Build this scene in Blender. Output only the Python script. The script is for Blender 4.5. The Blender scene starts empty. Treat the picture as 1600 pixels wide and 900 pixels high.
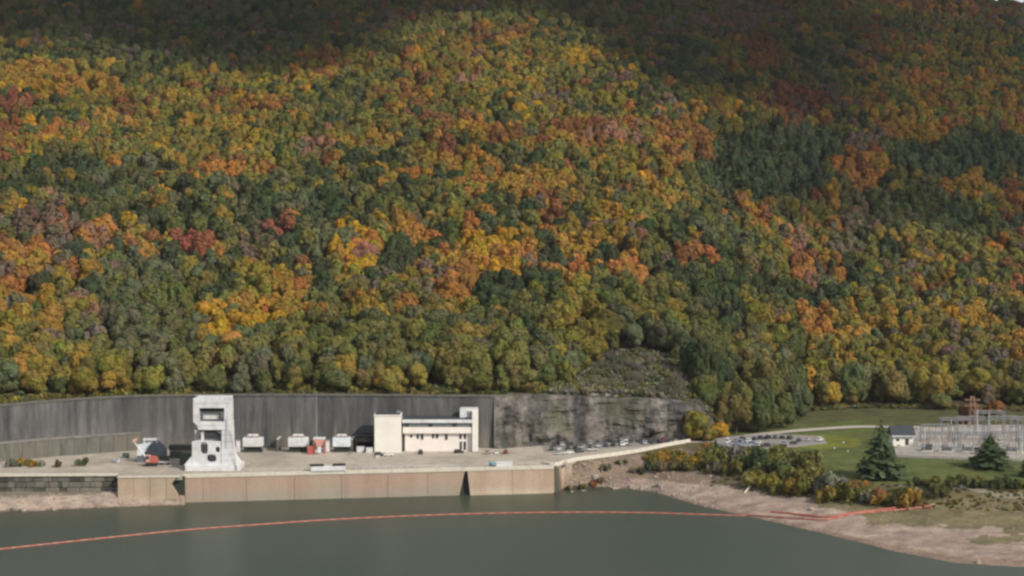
import bpy, bmesh, math, random
import numpy as np
from mathutils import Vector, Matrix

# ------------------------------------------------------------------ camera, sky, sun, exposure
S = bpy.context.scene
C = S.collection
R = math.radians
HAZE = 0.000028
F = 2701.0                     # focal length in photo pixels (photo is 1600 x 900)
CZ = 130.0                     # camera height over the lake
PITCH = math.atan(143.0 / F)
cam = bpy.data.cameras.new('camera'); co = bpy.data.objects.new('camera', cam); C.objects.link(co)
cam.sensor_width = 36.0; cam.lens = 36.0 * F / 1600.0
cam.clip_start = 1.0; cam.clip_end = 20000.0
co.location = (0, 0, CZ); co.rotation_euler = (math.pi / 2 - PITCH, 0, 0)
S.camera = co

SUN_EL = R(36.0)
SUN_AZ = R(48.0)               # from the camera side (-Y) towards +X
SUN = Vector((math.cos(SUN_EL) * math.sin(SUN_AZ), -math.cos(SUN_EL) * math.cos(SUN_AZ), math.sin(SUN_EL)))
w = bpy.data.worlds.new('World'); S.world = w; w.use_nodes = True
nt = w.node_tree; bg = nt.nodes['Background']
sky = nt.nodes.new('ShaderNodeTexSky'); sky.sky_type = 'NISHITA'; sky.sun_disc = False
sky.sun_elevation = SUN_EL
sky.sun_rotation = math.atan2(SUN.x, SUN.y)
sky.air_density = 1.0; sky.dust_density = 2.0
tc_ = nt.nodes.new('ShaderNodeTexCoord'); mp_ = nt.nodes.new('ShaderNodeMapping'); mp_.inputs['Scale'].default_value = (1, 1, 3.2)
nt.links.new(tc_.outputs['Generated'], mp_.inputs[0])
ns_ = nt.nodes.new('ShaderNodeTexNoise'); ns_.inputs['Scale'].default_value = 2.6; ns_.inputs['Detail'].default_value = 6
nt.links.new(mp_.outputs[0], ns_.inputs['Vector'])
rp_ = nt.nodes.new('ShaderNodeValToRGB'); rp_.color_ramp.elements[0].position = .40; rp_.color_ramp.elements[1].position = .60
nt.links.new(ns_.outputs['Fac'], rp_.inputs[0])
mx_ = nt.nodes.new('ShaderNodeMix'); mx_.data_type = 'RGBA'; mx_.inputs[7].default_value = (8.5, 8.7, 9.2, 1)
nt.links.new(rp_.outputs[0], mx_.inputs[0]); nt.links.new(sky.outputs[0], mx_.inputs[6])
nt.links.new(mx_.outputs[2], bg.inputs[0]); bg.inputs[1].default_value = 0.115
sl = bpy.data.lights.new('sun', 'SUN'); so = bpy.data.objects.new('sun', sl); C.objects.link(so)
sl.energy = 4.3; sl.angle = R(0.5); sl.color = (1.0, 0.91, 0.77)
so.rotation_euler = SUN.to_track_quat('Z', 'Y').to_euler()
so.location = (0, 0, 500)
S.view_settings.view_transform = 'Standard'; S.view_settings.look = 'None'
S.view_settings.exposure = -0.12; S.view_settings.gamma = 1.0
S.render.engine = 'CYCLES'
S.cycles.max_bounces = 4; S.cycles.diffuse_bounces = 2; S.cycles.glossy_bounces = 2
S.cycles.transparent_max_bounces = 12; S.cycles.volume_bounces = 0
S.cycles.filter_width = 2.6
try:
    S.cycles.use_denoising = True
except Exception:
    pass

rng = np.random.default_rng(11)
rnd = random.Random(5)

# ------------------------------------------------------------------ pixel -> world helpers
cp, sp_ = math.cos(PITCH), math.sin(PITCH)
def ray(px, py):
    u = (px - 800) / F; v = (450 - py) / F
    return Vector((u, cp + v * sp_, -sp_ + v * cp))
def atz(px, py, z):
    d = ray(px, py); t = (z - CZ) / d.z
    return Vector((d.x * t, d.y * t, z))
def aty(px, py, Y):
    d = ray(px, py); t = Y / d.y
    return Vector((d.x * t, Y, CZ + d.z * t))
def topx(x, y, z):
    dz = z - CZ
    fwd = y * cp - dz * sp_; up = y * sp_ + dz * cp
    return 800 + F * x / fwd, 450 - F * up / fwd

# ------------------------------------------------------------------ value noise
_tab = rng.random((256, 256))
def vnoise(x, y):
    x = np.asarray(x, float); y = np.asarray(y, float)
    xi = np.floor(x).astype(int); yi = np.floor(y).astype(int)
    fx = x - xi; fy = y - yi
    fx = fx * fx * (3 - 2 * fx); fy = fy * fy * (3 - 2 * fy)
    a = _tab[xi & 255, yi & 255]; b = _tab[(xi + 1) & 255, yi & 255]
    c = _tab[xi & 255, (yi + 1) & 255]; d = _tab[(xi + 1) & 255, (yi + 1) & 255]
    return (a * (1 - fx) + b * fx) * (1 - fy) + (c * (1 - fx) + d * fx) * fy
def fbm(x, y, o=4):
    s = 0; a = 0.5; t = 0
    for i in range(o):
        s = s + a * vnoise(x * 2 ** i + 17.3 * i, y * 2 ** i + 5.1 * i); t += a; a *= 0.5
    return s / t

# ------------------------------------------------------------------ terrain tables (per bearing)
QZ = 11.8                      # level of the powerhouse deck
def Dz(py, z, px=800):
    return atz(px, py, z).y
def tab(rows):
    return np.array([r[0] for r in rows], float), np.array([r[1] for r in rows], float)
# shoreline at z = 0
_sh = tab([(p, Dz(y, 0)) for p, y in ((-900, 800), (0, 799), (60, 798), (150, 793), (285, 789), (600, 779), (865, 766), (900, 763), (940, 760), (985, 764), (1020, 768), (1060, 780), (1100, 791), (1150, 802), (1200, 813), (1300, 836), (1400, 861), (1500, 880), (1600, 886), (1800, 889), (2500, 905))])
# line between beach and bank
_md = tab([(p, Dz(y, 4.5)) for p, y in ((-900, 777), (0, 776), (185, 770), (285, 768), (600, 760), (865, 748), (940, 742), (1010, 742), (1100, 755), (1200, 770), (1300, 786), (1400, 792), (1500, 796), (1600, 798), (2500, 800))])
# top of the bank at deck level
_tp = tab([(p, Dz(y, QZ)) for p, y in ((-900, 742), (185, 742), (285, 741), (600, 735), (865, 727), (900, 719), (950, 713), (1010, 706), (1060, 700), (1100, 704), (1150, 712), (1200, 724), (1300, 747), (1400, 756), (1500, 762), (1600, 764), (2500, 770))])
# back edge of the flat ground (foot of wall, cliff or hill)
_bk = tab([(p, Dz(y, QZ)) for p, y in ((-900, 812), (-200, 728), (0, 718), (100, 709), (200, 703), (300, 700), (600, 700), (780, 700), (860, 694), (950, 690), (1100, 686), (1130, 676), (1215, 657), (1260, 645), (1350, 640), (1450, 641), (1600, 645), (2500, 650))])
# height of the ground at the back edge once over the wall or cliff
_hz = tab([(-900, 34), (-100, 35.5), (780, 36), (900, 35), (1000, 33), (1060, 30), (1095, 27), (1120, 16), (1150, 13.5), (1260, 13.5), (1600, 13.5), (2500, 14)])
_rz = tab([(p, CZ + 2250 * (307 - y) / F) for p, y in ((-1200, -140), (-300, -70), (300, -75), (800, -70), (1150, -42), (1350, -12), (1450, 3), (1520, 13), (1600, 27), (1700, 40), (2500, 120))])
RD = 2250.0
def T(t, px): return np.interp(px, t[0], t[1])
def tz_pd(px, D):
    """terrain height for a bearing (photo column) and a depth"""
    px = np.asarray(px, float); D = np.asarray(D, float)
    sh, md, tp, bk, hz, rz = (T(t, px) for t in (_sh, _md, _tp, _bk, _hz, _rz))
    z = np.where(D < sh, -np.minimum((sh - D) * 0.16, 9), 0)
    z = np.where((D >= sh) & (D < md), 4.5 * ((D - sh) / np.maximum(md - sh, 1)) , z)
    z = np.where((D >= md) & (D < tp), 4.5 + (QZ - 0.5 - 4.5) * (D - md) / np.maximum(tp - md, 1), z)
    z = np.where(D >= tp, QZ - 0.5, z)
    z = np.where((px < 862) & (D >= md) & (D < tp + 4), 4.7, z)
    z = np.where((px > 284) & (px < 862) & (D < tp + 5), -6, z)
    lift = np.clip((px - 1120) / 120, 0, 1)
    z = np.where((D >= tp), z + lift * 1.6 * np.clip((D - tp) / np.maximum(bk - tp, 1), 0, 1), z)
    # steep step behind wall / cliff, then the mountain
    q = np.clip((D - (bk + 2.5)) / 3.0, 0, 1)
    t = np.clip((D - bk - 5) / (RD - bk - 5), 0, 1)
    hill = hz + (rz - hz) * (0.90 * t + 0.10 * t * t)
    z = np.where(D > bk, z * (1 - q) + hill * q, z)
    # relief
    x = (px - 800) / F * D
    amp = np.clip((D - bk) / 250, 0, 1)
    z = z + amp * (fbm(x / 260 + 3, D / 260 + 9, 3) - 0.5) * 34
    z = z + amp * (fbm(x / 70 + 33, D / 70 + 1, 2) - 0.5) * 10
    z = np.where((D > sh) & (D < tp - 1), z + (fbm(x / 9, D / 9, 3) - 0.5) * 1.1 * np.clip((D - sh) / 12, 0, 1), z)
    z = np.where(D > RD, z - (D - RD) * 0.20 - (D - RD) ** 2 * 1e-4, z)
    return z
def px_of(x, y): return 800 + F * x / y       # bearing as a photo column (at the horizon)
def gz(x, y): return float(tz_pd(px_of(x, y), y))
def atg(px, py, z=QZ):
    for _ in range(12):
        p = atz(px, py, z); z = 0.5 * z + 0.5 * gz(p.x, p.y)
    return Vector((p.x, p.y, gz(p.x, p.y)))

# ------------------------------------------------------------------ materials
def new_mat(name):
    m = bpy.data.materials.new(name); m.use_nodes = True
    n = m.node_tree; b = n.nodes['Principled BSDF']
    return m, n, b
def N(n, t, **kw):
    x = n.nodes.new(t)
    for k, v in kw.items():
        if k in x.inputs: x.inputs[k].default_value = v
        else: setattr(x, k, v)
    return x
def coords(n, scale=(1, 1, 1)):
    g = n.nodes.new('ShaderNodeNewGeometry'); mp = n.nodes.new('ShaderNodeMapping')
    mp.inputs['Scale'].default_value = scale
    n.links.new(g.outputs['Position'], mp.inputs['Vector'])
    return mp.outputs[0]
def noise(n, vec, scale, detail=4, rough=0.6):
    t = n.nodes.new('ShaderNodeTexNoise'); t.inputs['Scale'].default_value = scale
    t.inputs['Detail'].default_value = detail; t.inputs['Roughness'].default_value = rough
    n.links.new(vec, t.inputs['Vector']); return t.outputs['Fac']
def ramp(n, fac, stops):
    r = n.nodes.new('ShaderNodeValToRGB'); e = r.color_ramp.elements
    while len(e) > 1: e.remove(e[-1])
    e[0].position = stops[0][0]; e[0].color = (*stops[0][1], 1)
    for p, c in stops[1:]:
        k = e.new(p); k.color = (*c, 1)
    n.links.new(fac, r.inputs[0]); return r.outputs[0]
def mix(n, a, b, fac, mode='MIX'):
    m = n.nodes.new('ShaderNodeMix'); m.data_type = 'RGBA'; m.blend_type = mode
    for s, v in ((6, a), (7, b)):
        if isinstance(v, tuple): m.inputs[s].default_value = (*v, 1)
        else: n.links.new(v, m.inputs[s])
    if isinstance(fac, float): m.inputs[0].default_value = fac
    else: n.links.new(fac, m.inputs[0])
    return m.outputs[2]
def bump(n, b, fac, strength, dist):
    u = n.nodes.new('ShaderNodeBump'); u.inputs['Strength'].default_value = strength
    u.inputs['Distance'].default_value = dist
    n.links.new(fac, u.inputs['Height']); n.links.new(u.outputs[0], b.inputs['Normal'])
M = {}
def plain(key, col, rough=0.8, metal=0.0, wear=0.25, scale=1.2, spec=0.3):
    m, n, b = new_mat(key)
    v = coords(n); f = noise(n, v, scale, 5)
    lo = tuple(c * (1 - wear) for c in col); hi = tuple(min(c * (1 + wear * 0.7), 0.9) for c in col)
    c = ramp(n, f, [(0.3, lo), (0.7, hi)])
    n.links.new(c, b.inputs['Base Color'])
    b.inputs['Roughness'].default_value = rough; b.inputs['Metallic'].default_value = metal
    b.inputs['Specular IOR Level'].default_value = spec
    M[key] = m; return m
def streaky(key, dark, light, tint, vs=0.22, blot=0.05, pos=(0.35, 0.7), zband=None):
    """concrete with vertical runs"""
    m, n, b = new_mat(key)
    f1 = noise(n, coords(n, (1, 1, 0.13)), vs, 8, 0.72)
    f2 = noise(n, coords(n, (1, 1, 0.6)), blot, 4)
    f3 = noise(n, coords(n), 1.3, 4)
    c = ramp(n, f1, [(pos[0], dark), (pos[1], light)])
    c = mix(n, c, tint, ramp(n, f2, [(0.4, (0, 0, 0)), (0.75, (0.7, 0.7, 0.7))]))
    c = mix(n, c, (0.7, 0.7, 0.7), ramp(n, f3, [(0.3, (0.5, 0.5, 0.5)), (0.7, (0, 0, 0))]), 'MULTIPLY')
    if zband:      # old water or lime staining up to an uneven height
        sx = n.nodes.new('ShaderNodeSeparateXYZ'); n.links.new(coords(n), sx.inputs[0])
        ad = n.nodes.new('ShaderNodeMath'); ad.operation = 'MULTIPLY_ADD'
        n.links.new(noise(n, coords(n, (1, 1, 0.5)), 0.09, 5, 0.7), ad.inputs[0]); ad.inputs[1].default_value = (zband[1] - zband[0]) * 2.2; n.links.new(sx.outputs[2], ad.inputs[2])
        mr = n.nodes.new('ShaderNodeMapRange'); mr.inputs[1].default_value = zband[0] + (zband[1] - zband[0]) * 1.1; mr.inputs[2].default_value = zband[1] + (zband[1] - zband[0]) * 1.1
        n.links.new(ad.outputs[0], mr.inputs[0])
        c = mix(n, mix(n, c, zband[2], 1.0, 'MULTIPLY'), c, mr.outputs[0])
    n.links.new(c, b.inputs['Base Color']); b.inputs['Roughness'].default_value = 0.9
    b.inputs['Specular IOR Level'].default_value = 0.2
    bump(n, b, f3, 0.5, 0.2)
    M[key] = m; return m
plain('white_paint', (0.62, 0.63, 0.65), 0.6, wear=0.22, scale=0.3)
plain('cream_wall', (0.74, 0.72, 0.67), 0.8, wear=0.07, scale=0.2)
plain('pink_wall', (0.76, 0.71, 0.67), 0.8, wear=0.09, scale=0.3)
plain('dark_roof', (0.05, 0.055, 0.065), 0.9, wear=0.2)
plain('glass', (0.04, 0.05, 0.055), 0.15, spec=0.6)
plain('grey_glass', (0.16, 0.19, 0.20), 0.25, spec=0.5)
plain('dark_metal', (0.045, 0.05, 0.05), 0.6)
plain('black_metal', (0.015, 0.016, 0.017), 0.7)
plain('green_metal', (0.07, 0.085, 0.075), 0.6)
plain('galvanised', (0.25, 0.26, 0.28), 0.55, wear=0.2)
plain('grey_paint', (0.24, 0.25, 0.26), 0.6)
plain('pale_steel', (0.62, 0.62, 0.62), 0.5)
plain('red_paint', (0.42, 0.11, 0.085), 0.5)
plain('pink_paint', (0.66, 0.36, 0.30), 0.6)
plain('blue_tarp', (0.62, 0.68, 0.74), 0.6)
plain('slate_tarp', (0.12, 0.14, 0.165), 0.8)
plain('rubber', (0.02, 0.02, 0.02), 0.9)
plain('float_red', (0.44, 0.11, 0.08), 0.5, wear=0.2)
plain('float_pale', (0.42, 0.20, 0.155), 0.5, wear=0.2)
plain('bark', (0.10, 0.08, 0.06), 0.95)
plain('bark_pale', (0.20, 0.18, 0.15), 0.95)
plain('wood_pale', (0.62, 0.57, 0.48), 0.9)
plain('coping', (0.56, 0.52, 0.44), 0.9, wear=0.15, scale=0.5)
plain('insulator', (0.35, 0.22, 0.16), 0.4)
plain('dirt', (0.20, 0.185, 0.14), 0.95)
plain('ledge', (0.21, 0.205, 0.19), 0.95, wear=0.35, scale=0.15)
plain('kerb', (0.60, 0.57, 0.50), 0.9, wear=0.12, scale=0.6)
plain('road', (0.42, 0.39, 0.34), 0.95, wear=0.12, scale=0.3)
plain('asphalt', (0.25, 0.235, 0.22), 0.95, wear=0.15, scale=0.3)
plain('gravel', (0.34, 0.31, 0.28), 0.98, wear=0.25, scale=0.5)
plain('tank_blue', (0.14, 0.30, 0.36), 0.5)
streaky('retaining', (0.045, 0.049, 0.055), (0.185, 0.184, 0.182), (0.095, 0.092, 0.088), 0.15, 0.06, (0.38, 0.72), zband=(15.5, 26, (1.4, 1.34, 1.24)))
streaky('revetment', (0.085, 0.087, 0.08), (0.18, 0.175, 0.155), (0.15, 0.13, 0.10), 0.35, 0.06)
streaky('quay_face', (0.33, 0.23, 0.18), (0.46, 0.34, 0.275), (0.38, 0.32, 0.25), 0.10, 0.06, (0.3, 0.75), zband=(2.0, 6.5, (0.86, 1.0, 1.02)))
streaky('quay_face_old', (0.36, 0.26, 0.19), (0.50, 0.38, 0.29), (0.42, 0.36, 0.28), 0.10, 0.05, zband=(1.0, 3.6, (1.15, 1.25, 1.3)))
streaky('slot_dark', (0.03, 0.035, 0.03), (0.06, 0.065, 0.05), (0.04, 0.06, 0.04), 0.3, 0.1)  # near-black green stands in for the shadows at the wall steps
streaky('masonry_pale', (0.11, 0.105, 0.09), (0.26, 0.24, 0.20), (0.17, 0.15, 0.12), 0.30, 0.08)
streaky('masonry_dark', (0.04, 0.042, 0.038), (0.11, 0.11, 0.095), (0.09, 0.10, 0.06), 0.30, 0.08)
streaky('masonry', (0.075, 0.075, 0.065), (0.19, 0.175, 0.15), (0.12, 0.12, 0.09), 0.30, 0.08)

m, n, b = new_mat('deck_concrete')
v = coords(n)
c = ramp(n, noise(n, v, 0.035, 5), [(0.3, (0.31, 0.29, 0.25)), (0.5, (0.42, 0.375, 0.32)), (0.7, (0.50, 0.44, 0.375))])
c = mix(n, c, (0.82, 0.82, 0.80), ramp(n, noise(n, v, 0.22, 5, 0.7), [(0.42, (1, 1, 1)), (0.6, (0, 0, 0))]), 'MULTIPLY')
n.links.new(c, b.inputs['Base Color']); b.inputs['Roughness'].default_value = 0.95
b.inputs['Specular IOR Level'].default_value = 0.15
M['deck'] = m

m, n, b = new_mat('rock')
v = coords(n, (1, 1, 1.6)); f = noise(n, v, 0.16, 8, 0.7)
c = ramp(n, f, [(0.32, (0.045, 0.042, 0.039)), (0.5, (0.14, 0.128, 0.118)), (0.64, (0.225, 0.207, 0.187))])
vs = noise(n, coords(n, (1, 1, 0.15)), 0.16, 5)
c = mix(n, c, (0.45, 0.48, 0.50), ramp(n, vs, [(0.42, (1, 1, 1)), (0.56, (0, 0, 0))]), 'MULTIPLY')
c = mix(n, c, (0.10, 0.105, 0.06), ramp(n, noise(n, coords(n), 0.06, 5), [(0.5, (0, 0, 0)), (0.68, (0.7, 0.7, 0.7))]))
n.links.new(c, b.inputs['Base Color']); b.inputs['Roughness'].default_value = 1
b.inputs['Specular IOR Level'].default_value = 0.1
bump(n, b, f, 0.8, 1.0)
M['rock'] = m

m, n, b = new_mat('boulder')
v = coords(n); f = noise(n, v, 0.8, 6, 0.7)
n.links.new(ramp(n, f, [(0.3, (0.17, 0.14, 0.12)), (0.7, (0.42, 0.35, 0.30))]), b.inputs['Base Color'])
b.inputs['Roughness'].default_value = 1
M['boulder'] = m

m, n, b = new_mat('terrain')
a = n.nodes.new('ShaderNodeAttribute'); a.attribute_name = 'zone'
v = coords(n)
f = noise(n, v, 0.12, 8, 0.7); g = noise(n, v, 1.1, 4, 0.7)
c = mix(n, a.outputs['Color'], ramp(n, f, [(0.3, (0.55, 0.55, 0.55)), (0.7, (1.4, 1.35, 1.3))]), 1.0, 'MULTIPLY')
c = mix(n, c, ramp(n, g, [(0.3, (0.75, 0.75, 0.75)), (0.7, (1.2, 1.2, 1.2))]), 1.0, 'MULTIPLY')
n.links.new(c, b.inputs['Base Color']); b.inputs['Roughness'].default_value = 1
b.inputs['Specular IOR Level'].default_value = 0.1
bump(n, b, g, 0.6, 0.25)
M['terrain'] = m

m, n, b = new_mat('water')
v = coords(n, (1, 1, 1))
c = ramp(n, noise(n, coords(n, (1, 0.5, 1)), 0.006, 3), [(0.35, (0.042, 0.057, 0.036)), (0.65, (0.053, 0.061, 0.042))])
n.links.new(c, b.inputs['Base Color']); b.inputs['Roughness'].default_value = 0.36
b.inputs['IOR'].default_value = 1.33
bump(n, b, noise(n, coords(n, (0.6, 1.3, 1)), 0.35, 5, 0.65), 0.16, 0.5)
M['water'] = m

def leaf_mat(key, src):
    m, n, b = new_mat(key)
    n.nodes.remove(b)
    out = n.nodes['Material Output']
    if src == 'OBJECT':
        t = n.nodes.new('ShaderNodeObjectInfo').outputs['Color']
    else:
        at = n.nodes.new('ShaderNodeAttribute'); at.attribute_type = 'INSTANCER'; at.attribute_name = 'tint'
        t = at.outputs['Color']
    av = n.nodes.new('ShaderNodeAttribute'); av.attribute_name = 'leafvar'
    c = mix(n, t, av.outputs['Color'], 1.0, 'MULTIPLY')
    f = noise(n, coords(n), 0.45, 4, 0.7)
    c = mix(n, c, ramp(n, f, [(0.3, (0.86, 0.88, 0.90)), (0.7, (1.12, 1.10, 1.06))]), 1.0, 'MULTIPLY')
    d = n.nodes.new('ShaderNodeBsdfDiffuse'); tr = n.nodes.new('ShaderNodeBsdfTranslucent')
    n.links.new(c, d.inputs['Color']); n.links.new(c, tr.inputs['Color'])
    ms = n.nodes.new('ShaderNodeMixShader'); ms.inputs[0].default_value = 0.22
    n.links.new(d.outputs[0], ms.inputs[1]); n.links.new(tr.outputs[0], ms.inputs[2])
    n.links.new(ms.outputs[0], out.inputs['Surface'])
    M[key] = m
leaf_mat('leaf_obj', 'OBJECT'); leaf_mat('leaf_inst', 'INST')

# ------------------------------------------------------------------ mesh building
class MB:
    def __init__(s): s.v = []; s.f = []
    def add(s, vs, fs):
        k = len(s.v); s.v += [tuple(p) for p in vs]; s.f += [tuple(i + k for i in f) for f in fs]; return s
    def box(s, x0, x1, y0, y1, z0, z1):
        return s.add([(x0, y0, z0), (x1, y0, z0), (x1, y1, z0), (x0, y1, z0), (x0, y0, z1), (x1, y0, z1), (x1, y1, z1), (x0, y1, z1)],
                     [(3, 2, 1, 0), (4, 5, 6, 7), (0, 1, 5, 4), (1, 2, 6, 5), (2, 3, 7, 6), (3, 0, 4, 7)])
    def prism(s, pts, d0, d1, axis='y'):
        """polygon in (a, b) extruded from d0 to d1 along axis"""
        n = len(pts)
        mk = {'y': lambda a, b, d: (a, d, b), 'x': lambda a, b, d: (d, a, b), 'z': lambda a, b, d: (a, b, d)}[axis]
        vs = [mk(a, b, d0) for a, b in pts] + [mk(a, b, d1) for a, b in pts]
        fs = [tuple(range(n)), tuple(range(2 * n - 1, n - 1, -1))] + [(i + n, (i + 1) % n + n, (i + 1) % n, i) for i in range(n)]
        return s.add(vs, fs)
    def tube(s, a, b, r0, r1=None, n=8):
        a = Vector(a); b = Vector(b); r1 = r0 if r1 is None else r1
        d = (b - a).normalized(); u = d.cross(Vector((0, 0, 1)))
        if u.length < 1e-3: u = Vector((1, 0, 0))
        u.normalize(); w_ = d.cross(u)
        vs = [a + (u * math.cos(t) + w_ * math.sin(t)) * r0 for t in [i * 2 * math.pi / n for i in range(n)]]
        vs += [b + (u * math.cos(t) + w_ * math.sin(t)) * r1 for t in [i * 2 * math.pi / n for i in range(n)]]
        return s.add(vs, [tuple(range(n - 1, -1, -1)), tuple(range(n, 2 * n))] + [(i, (i + 1) % n, (i + 1) % n + n, i + n) for i in range(n)])
    def mesh(s, name, mat, bevel=0, smooth=False):
        me = bpy.data.meshes.new(name); me.from_pydata(s.v, [], s.f); me.validate()
        bm = bmesh.new(); bm.from_mesh(me)
        bmesh.ops.recalc_face_normals(bm, faces=bm.faces)
        if bevel: bmesh.ops.bevel(bm, geom=list(bm.edges), offset=bevel, segments=1, affect='EDGES')
        bm.to_mesh(me); bm.free()
        if smooth: me.polygons.foreach_set('use_smooth', [True] * len(me.polygons))
        if mat: me.materials.append(M[mat])
        return me
    def build(s, name, mat, parent=None, bevel=0, smooth=False):
        return link(name, s.mesh(name, mat, bevel, smooth), parent)
def link(name, data, parent=None):
    o = bpy.data.objects.new(name, data); C.objects.link(o)
    if parent is not None:
        o.parent = parent
        if data is not None and not parent.get('_local'): o.location = -Vector(parent.location)
    return o
def tag(o, label=None, cat=None, group=None, kind=None):
    for k, v in (('label', label), ('category', cat), ('group', group), ('kind', kind)):
        if v: o[k] = v
    return o
def empty(name, loc, label=None, cat=None, group=None):
    o = bpy.data.objects.new(name, None); C.objects.link(o); o.location = loc
    o.empty_display_size = 0.5
    return tag(o, label, cat, group)
def local(o): o['_local'] = 1; return o
def copy_tree(o, parent=None):
    c = o.copy(); C.objects.link(c)
    if parent is not None: c.parent = parent
    for ch in list(o.children): copy_tree(ch, c)
    return c
def struct(o): o['kind'] = 'structure'; return o

# ------------------------------------------------------------------ ground
gp = np.concatenate([np.arange(-1400, -260, 30), np.arange(-260, 1860, 4.0), np.arange(1860, 3000, 30)])
gd = np.concatenate([np.array([180., 400, 520]), np.arange(560, 1010, 2.0), np.arange(1010, 1300, 8), np.arange(1300, 2500, 16), np.arange(2500, 4200, 90)])
PX, DD = np.meshgrid(gp, gd)
ZZ = tz_pd(PX, DD); XX = (PX - 800) / F * DD
sh, md, tp, bk = (T(t, PX) for t in (_sh, _md, _tp, _bk))
nz = fbm(XX / 22, DD / 22, 4) - 0.5
nzs = fbm(XX / 60 + 7, DD / 10, 4) - 0.5
col = np.zeros(PX.shape + (3,))
def setc(mask, c): col[mask] = c
setc(DD < sh + 1, (0.10, 0.085, 0.06))
bf = (DD - sh) / np.maximum(md - sh, 1)
beach = (DD >= sh - 0.5) & (bf < 1.05 + nz * 0.9)
setc(DD >= sh, (0.115, 0.10, 0.055))
setc(beach, (0.355, 0.29, 0.245))
setc(beach & (nzs > 0.08), (0.30, 0.235, 0.20))
setc(beach & (bf < 0.12), (0.24, 0.18, 0.145))
setc(beach & (bf > 0.62 + nz) & (PX > 1280), (0.17, 0.15, 0.09))
bank = (DD > md) & (DD < tp + 2) & (PX > 860)
setc(bank & (nz > 0.06), (0.15, 0.125, 0.08))
setc((DD > md - 4) & (DD < tp) & (PX > 860) & (PX < 1120), (0.19, 0.15, 0.115))
setc((PX < 290) & (DD > md), (0.20, 0.18, 0.14))
setc((PX < 40) & (DD > bk) & (DD < bk + 26), (0.16, 0.18, 0.055))
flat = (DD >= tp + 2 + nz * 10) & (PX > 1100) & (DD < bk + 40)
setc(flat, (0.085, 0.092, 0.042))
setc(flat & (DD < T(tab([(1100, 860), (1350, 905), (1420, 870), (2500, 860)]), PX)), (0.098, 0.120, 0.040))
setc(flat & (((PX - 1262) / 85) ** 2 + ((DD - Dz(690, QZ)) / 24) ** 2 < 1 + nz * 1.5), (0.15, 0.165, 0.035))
setc((DD > bk + 8 + nz * 14) | ((PX < 1110) & (DD > bk)), (0.065, 0.055, 0.03))
# verge on top of the wall
setc((PX < 1110) & (DD > bk) & (DD < bk + 12), (0.12, 0.125, 0.05))
# bare slope over the rock face
bare = ((PX - 1010) / 115) ** 2 + ((DD - (bk + 26)) / 42) ** 2 < 1 + nz * 1.4
setc(bare & (DD > bk), (0.22, 0.205, 0.175))
me = bpy.data.meshes.new('ground')
nr, nc = PX.shape
vs = np.stack([XX, DD, ZZ], -1).reshape(-1, 3)
ii = np.arange(nr * nc).reshape(nr, nc)
fs = np.stack([ii[:-1, :-1], ii[:-1, 1:], ii[1:, 1:], ii[1:, :-1]], -1).reshape(-1, 4)
me.from_pydata(vs.tolist(), [], fs.tolist())
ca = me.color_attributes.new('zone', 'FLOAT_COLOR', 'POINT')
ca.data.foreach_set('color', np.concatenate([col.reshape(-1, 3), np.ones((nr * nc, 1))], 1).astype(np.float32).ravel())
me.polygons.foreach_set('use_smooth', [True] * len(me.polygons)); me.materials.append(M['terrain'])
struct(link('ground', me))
# the land goes on around the sheet, under the water and beyond the ridge
mb = MB().box(-6000, 6000, -6000, 6000, -20, -12)
mb.build('lake_bed', 'masonry')['kind'] = 'structure'
mb = MB(); mb.add([(-6000, -6000, 0), (6000, -6000, 0), (6000, 6000, 0), (-6000, 6000, 0)], [(0, 1, 2, 3)])
struct(mb.build('water', 'water'))

# ------------------------------------------------------------------ deck of the powerhouse
def poly_sheet(name, pts, z, mat, thick=1.0):
    mb = MB().prism([(p.x, p.y) for p in pts], z - thick, z, 'z'); return struct(mb.build(name, mat))
EDGE_L = [atz(-260, 743, QZ), atz(0, 742, QZ), atz(184, 741, QZ)]
EDGE_M = [atz(184, 745, QZ), atz(285, 744, QZ)]
WA, WB = atz(285, 742, QZ), atz(865, 728, QZ)
PAR = [atz(865, 727, QZ), atz(900, 718.5, QZ), atz(950, 712, QZ), atz(1000, 704.5, QZ), atz(1040, 696, QZ), atz(1078, 689.5, QZ)]
back = [Vector((((p - 800) / F) * (T(_bk, p) + 3), T(_bk, p) + 3, QZ)) for p in (1085, 1000, 900, 780, 600, 300, 200, 100, 0, -260)]
def wall_t(px):  # point on the front wall line for a photo column
    d = ray(px, 735); k = (WA.x * d.y - WA.y * d.x) / ((WA.x - WB.x) * d.y - (WA.y - WB.y) * d.x)
    return WA.lerp(WB, k)
poly_sheet('quay_deck', EDGE_L + EDGE_M + [WA, WB] + PAR + back, QZ, 'deck', 1.6)

# front wall: cast panels with recessed joints, a tapered slot coloured as shadow, pale coping
qd = (WB - WA).normalized(); qn = Vector((qd.y, -qd.x, 0))      # qn points to the lake
def face_panel(a_top, b_top, a_bot, b_bot, z0, z1, out, thick, name, mat, parent, batter=0.0):
    """panel of a wall between two points (top and bottom may differ)"""
    vs = []
    for (a, b, z, bt) in ((a_bot, b_bot, z0, batter), (a_top, b_top, z1, 0)):
        for p, o in ((a, out + bt), (b, out + bt), (b, out - thick), (a, out - thick)):
            q = p + qn * o; vs.append((q.x, q.y, z))
    mb = MB().add(vs, [(3, 2, 1, 0), (4, 5, 6, 7), (0, 1, 5, 4), (1, 2, 6, 5), (2, 3, 7, 6), (3, 0, 4, 7)])
    return mb.build(name, mat, parent, bevel=0.06)
qw = empty('quay_wall', wall_t(575), 'long tan concrete quay wall with vertical joints rising from the lake', 'wall')
joints = [285, 317, 385, 460, 533, 606, 668]
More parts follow.
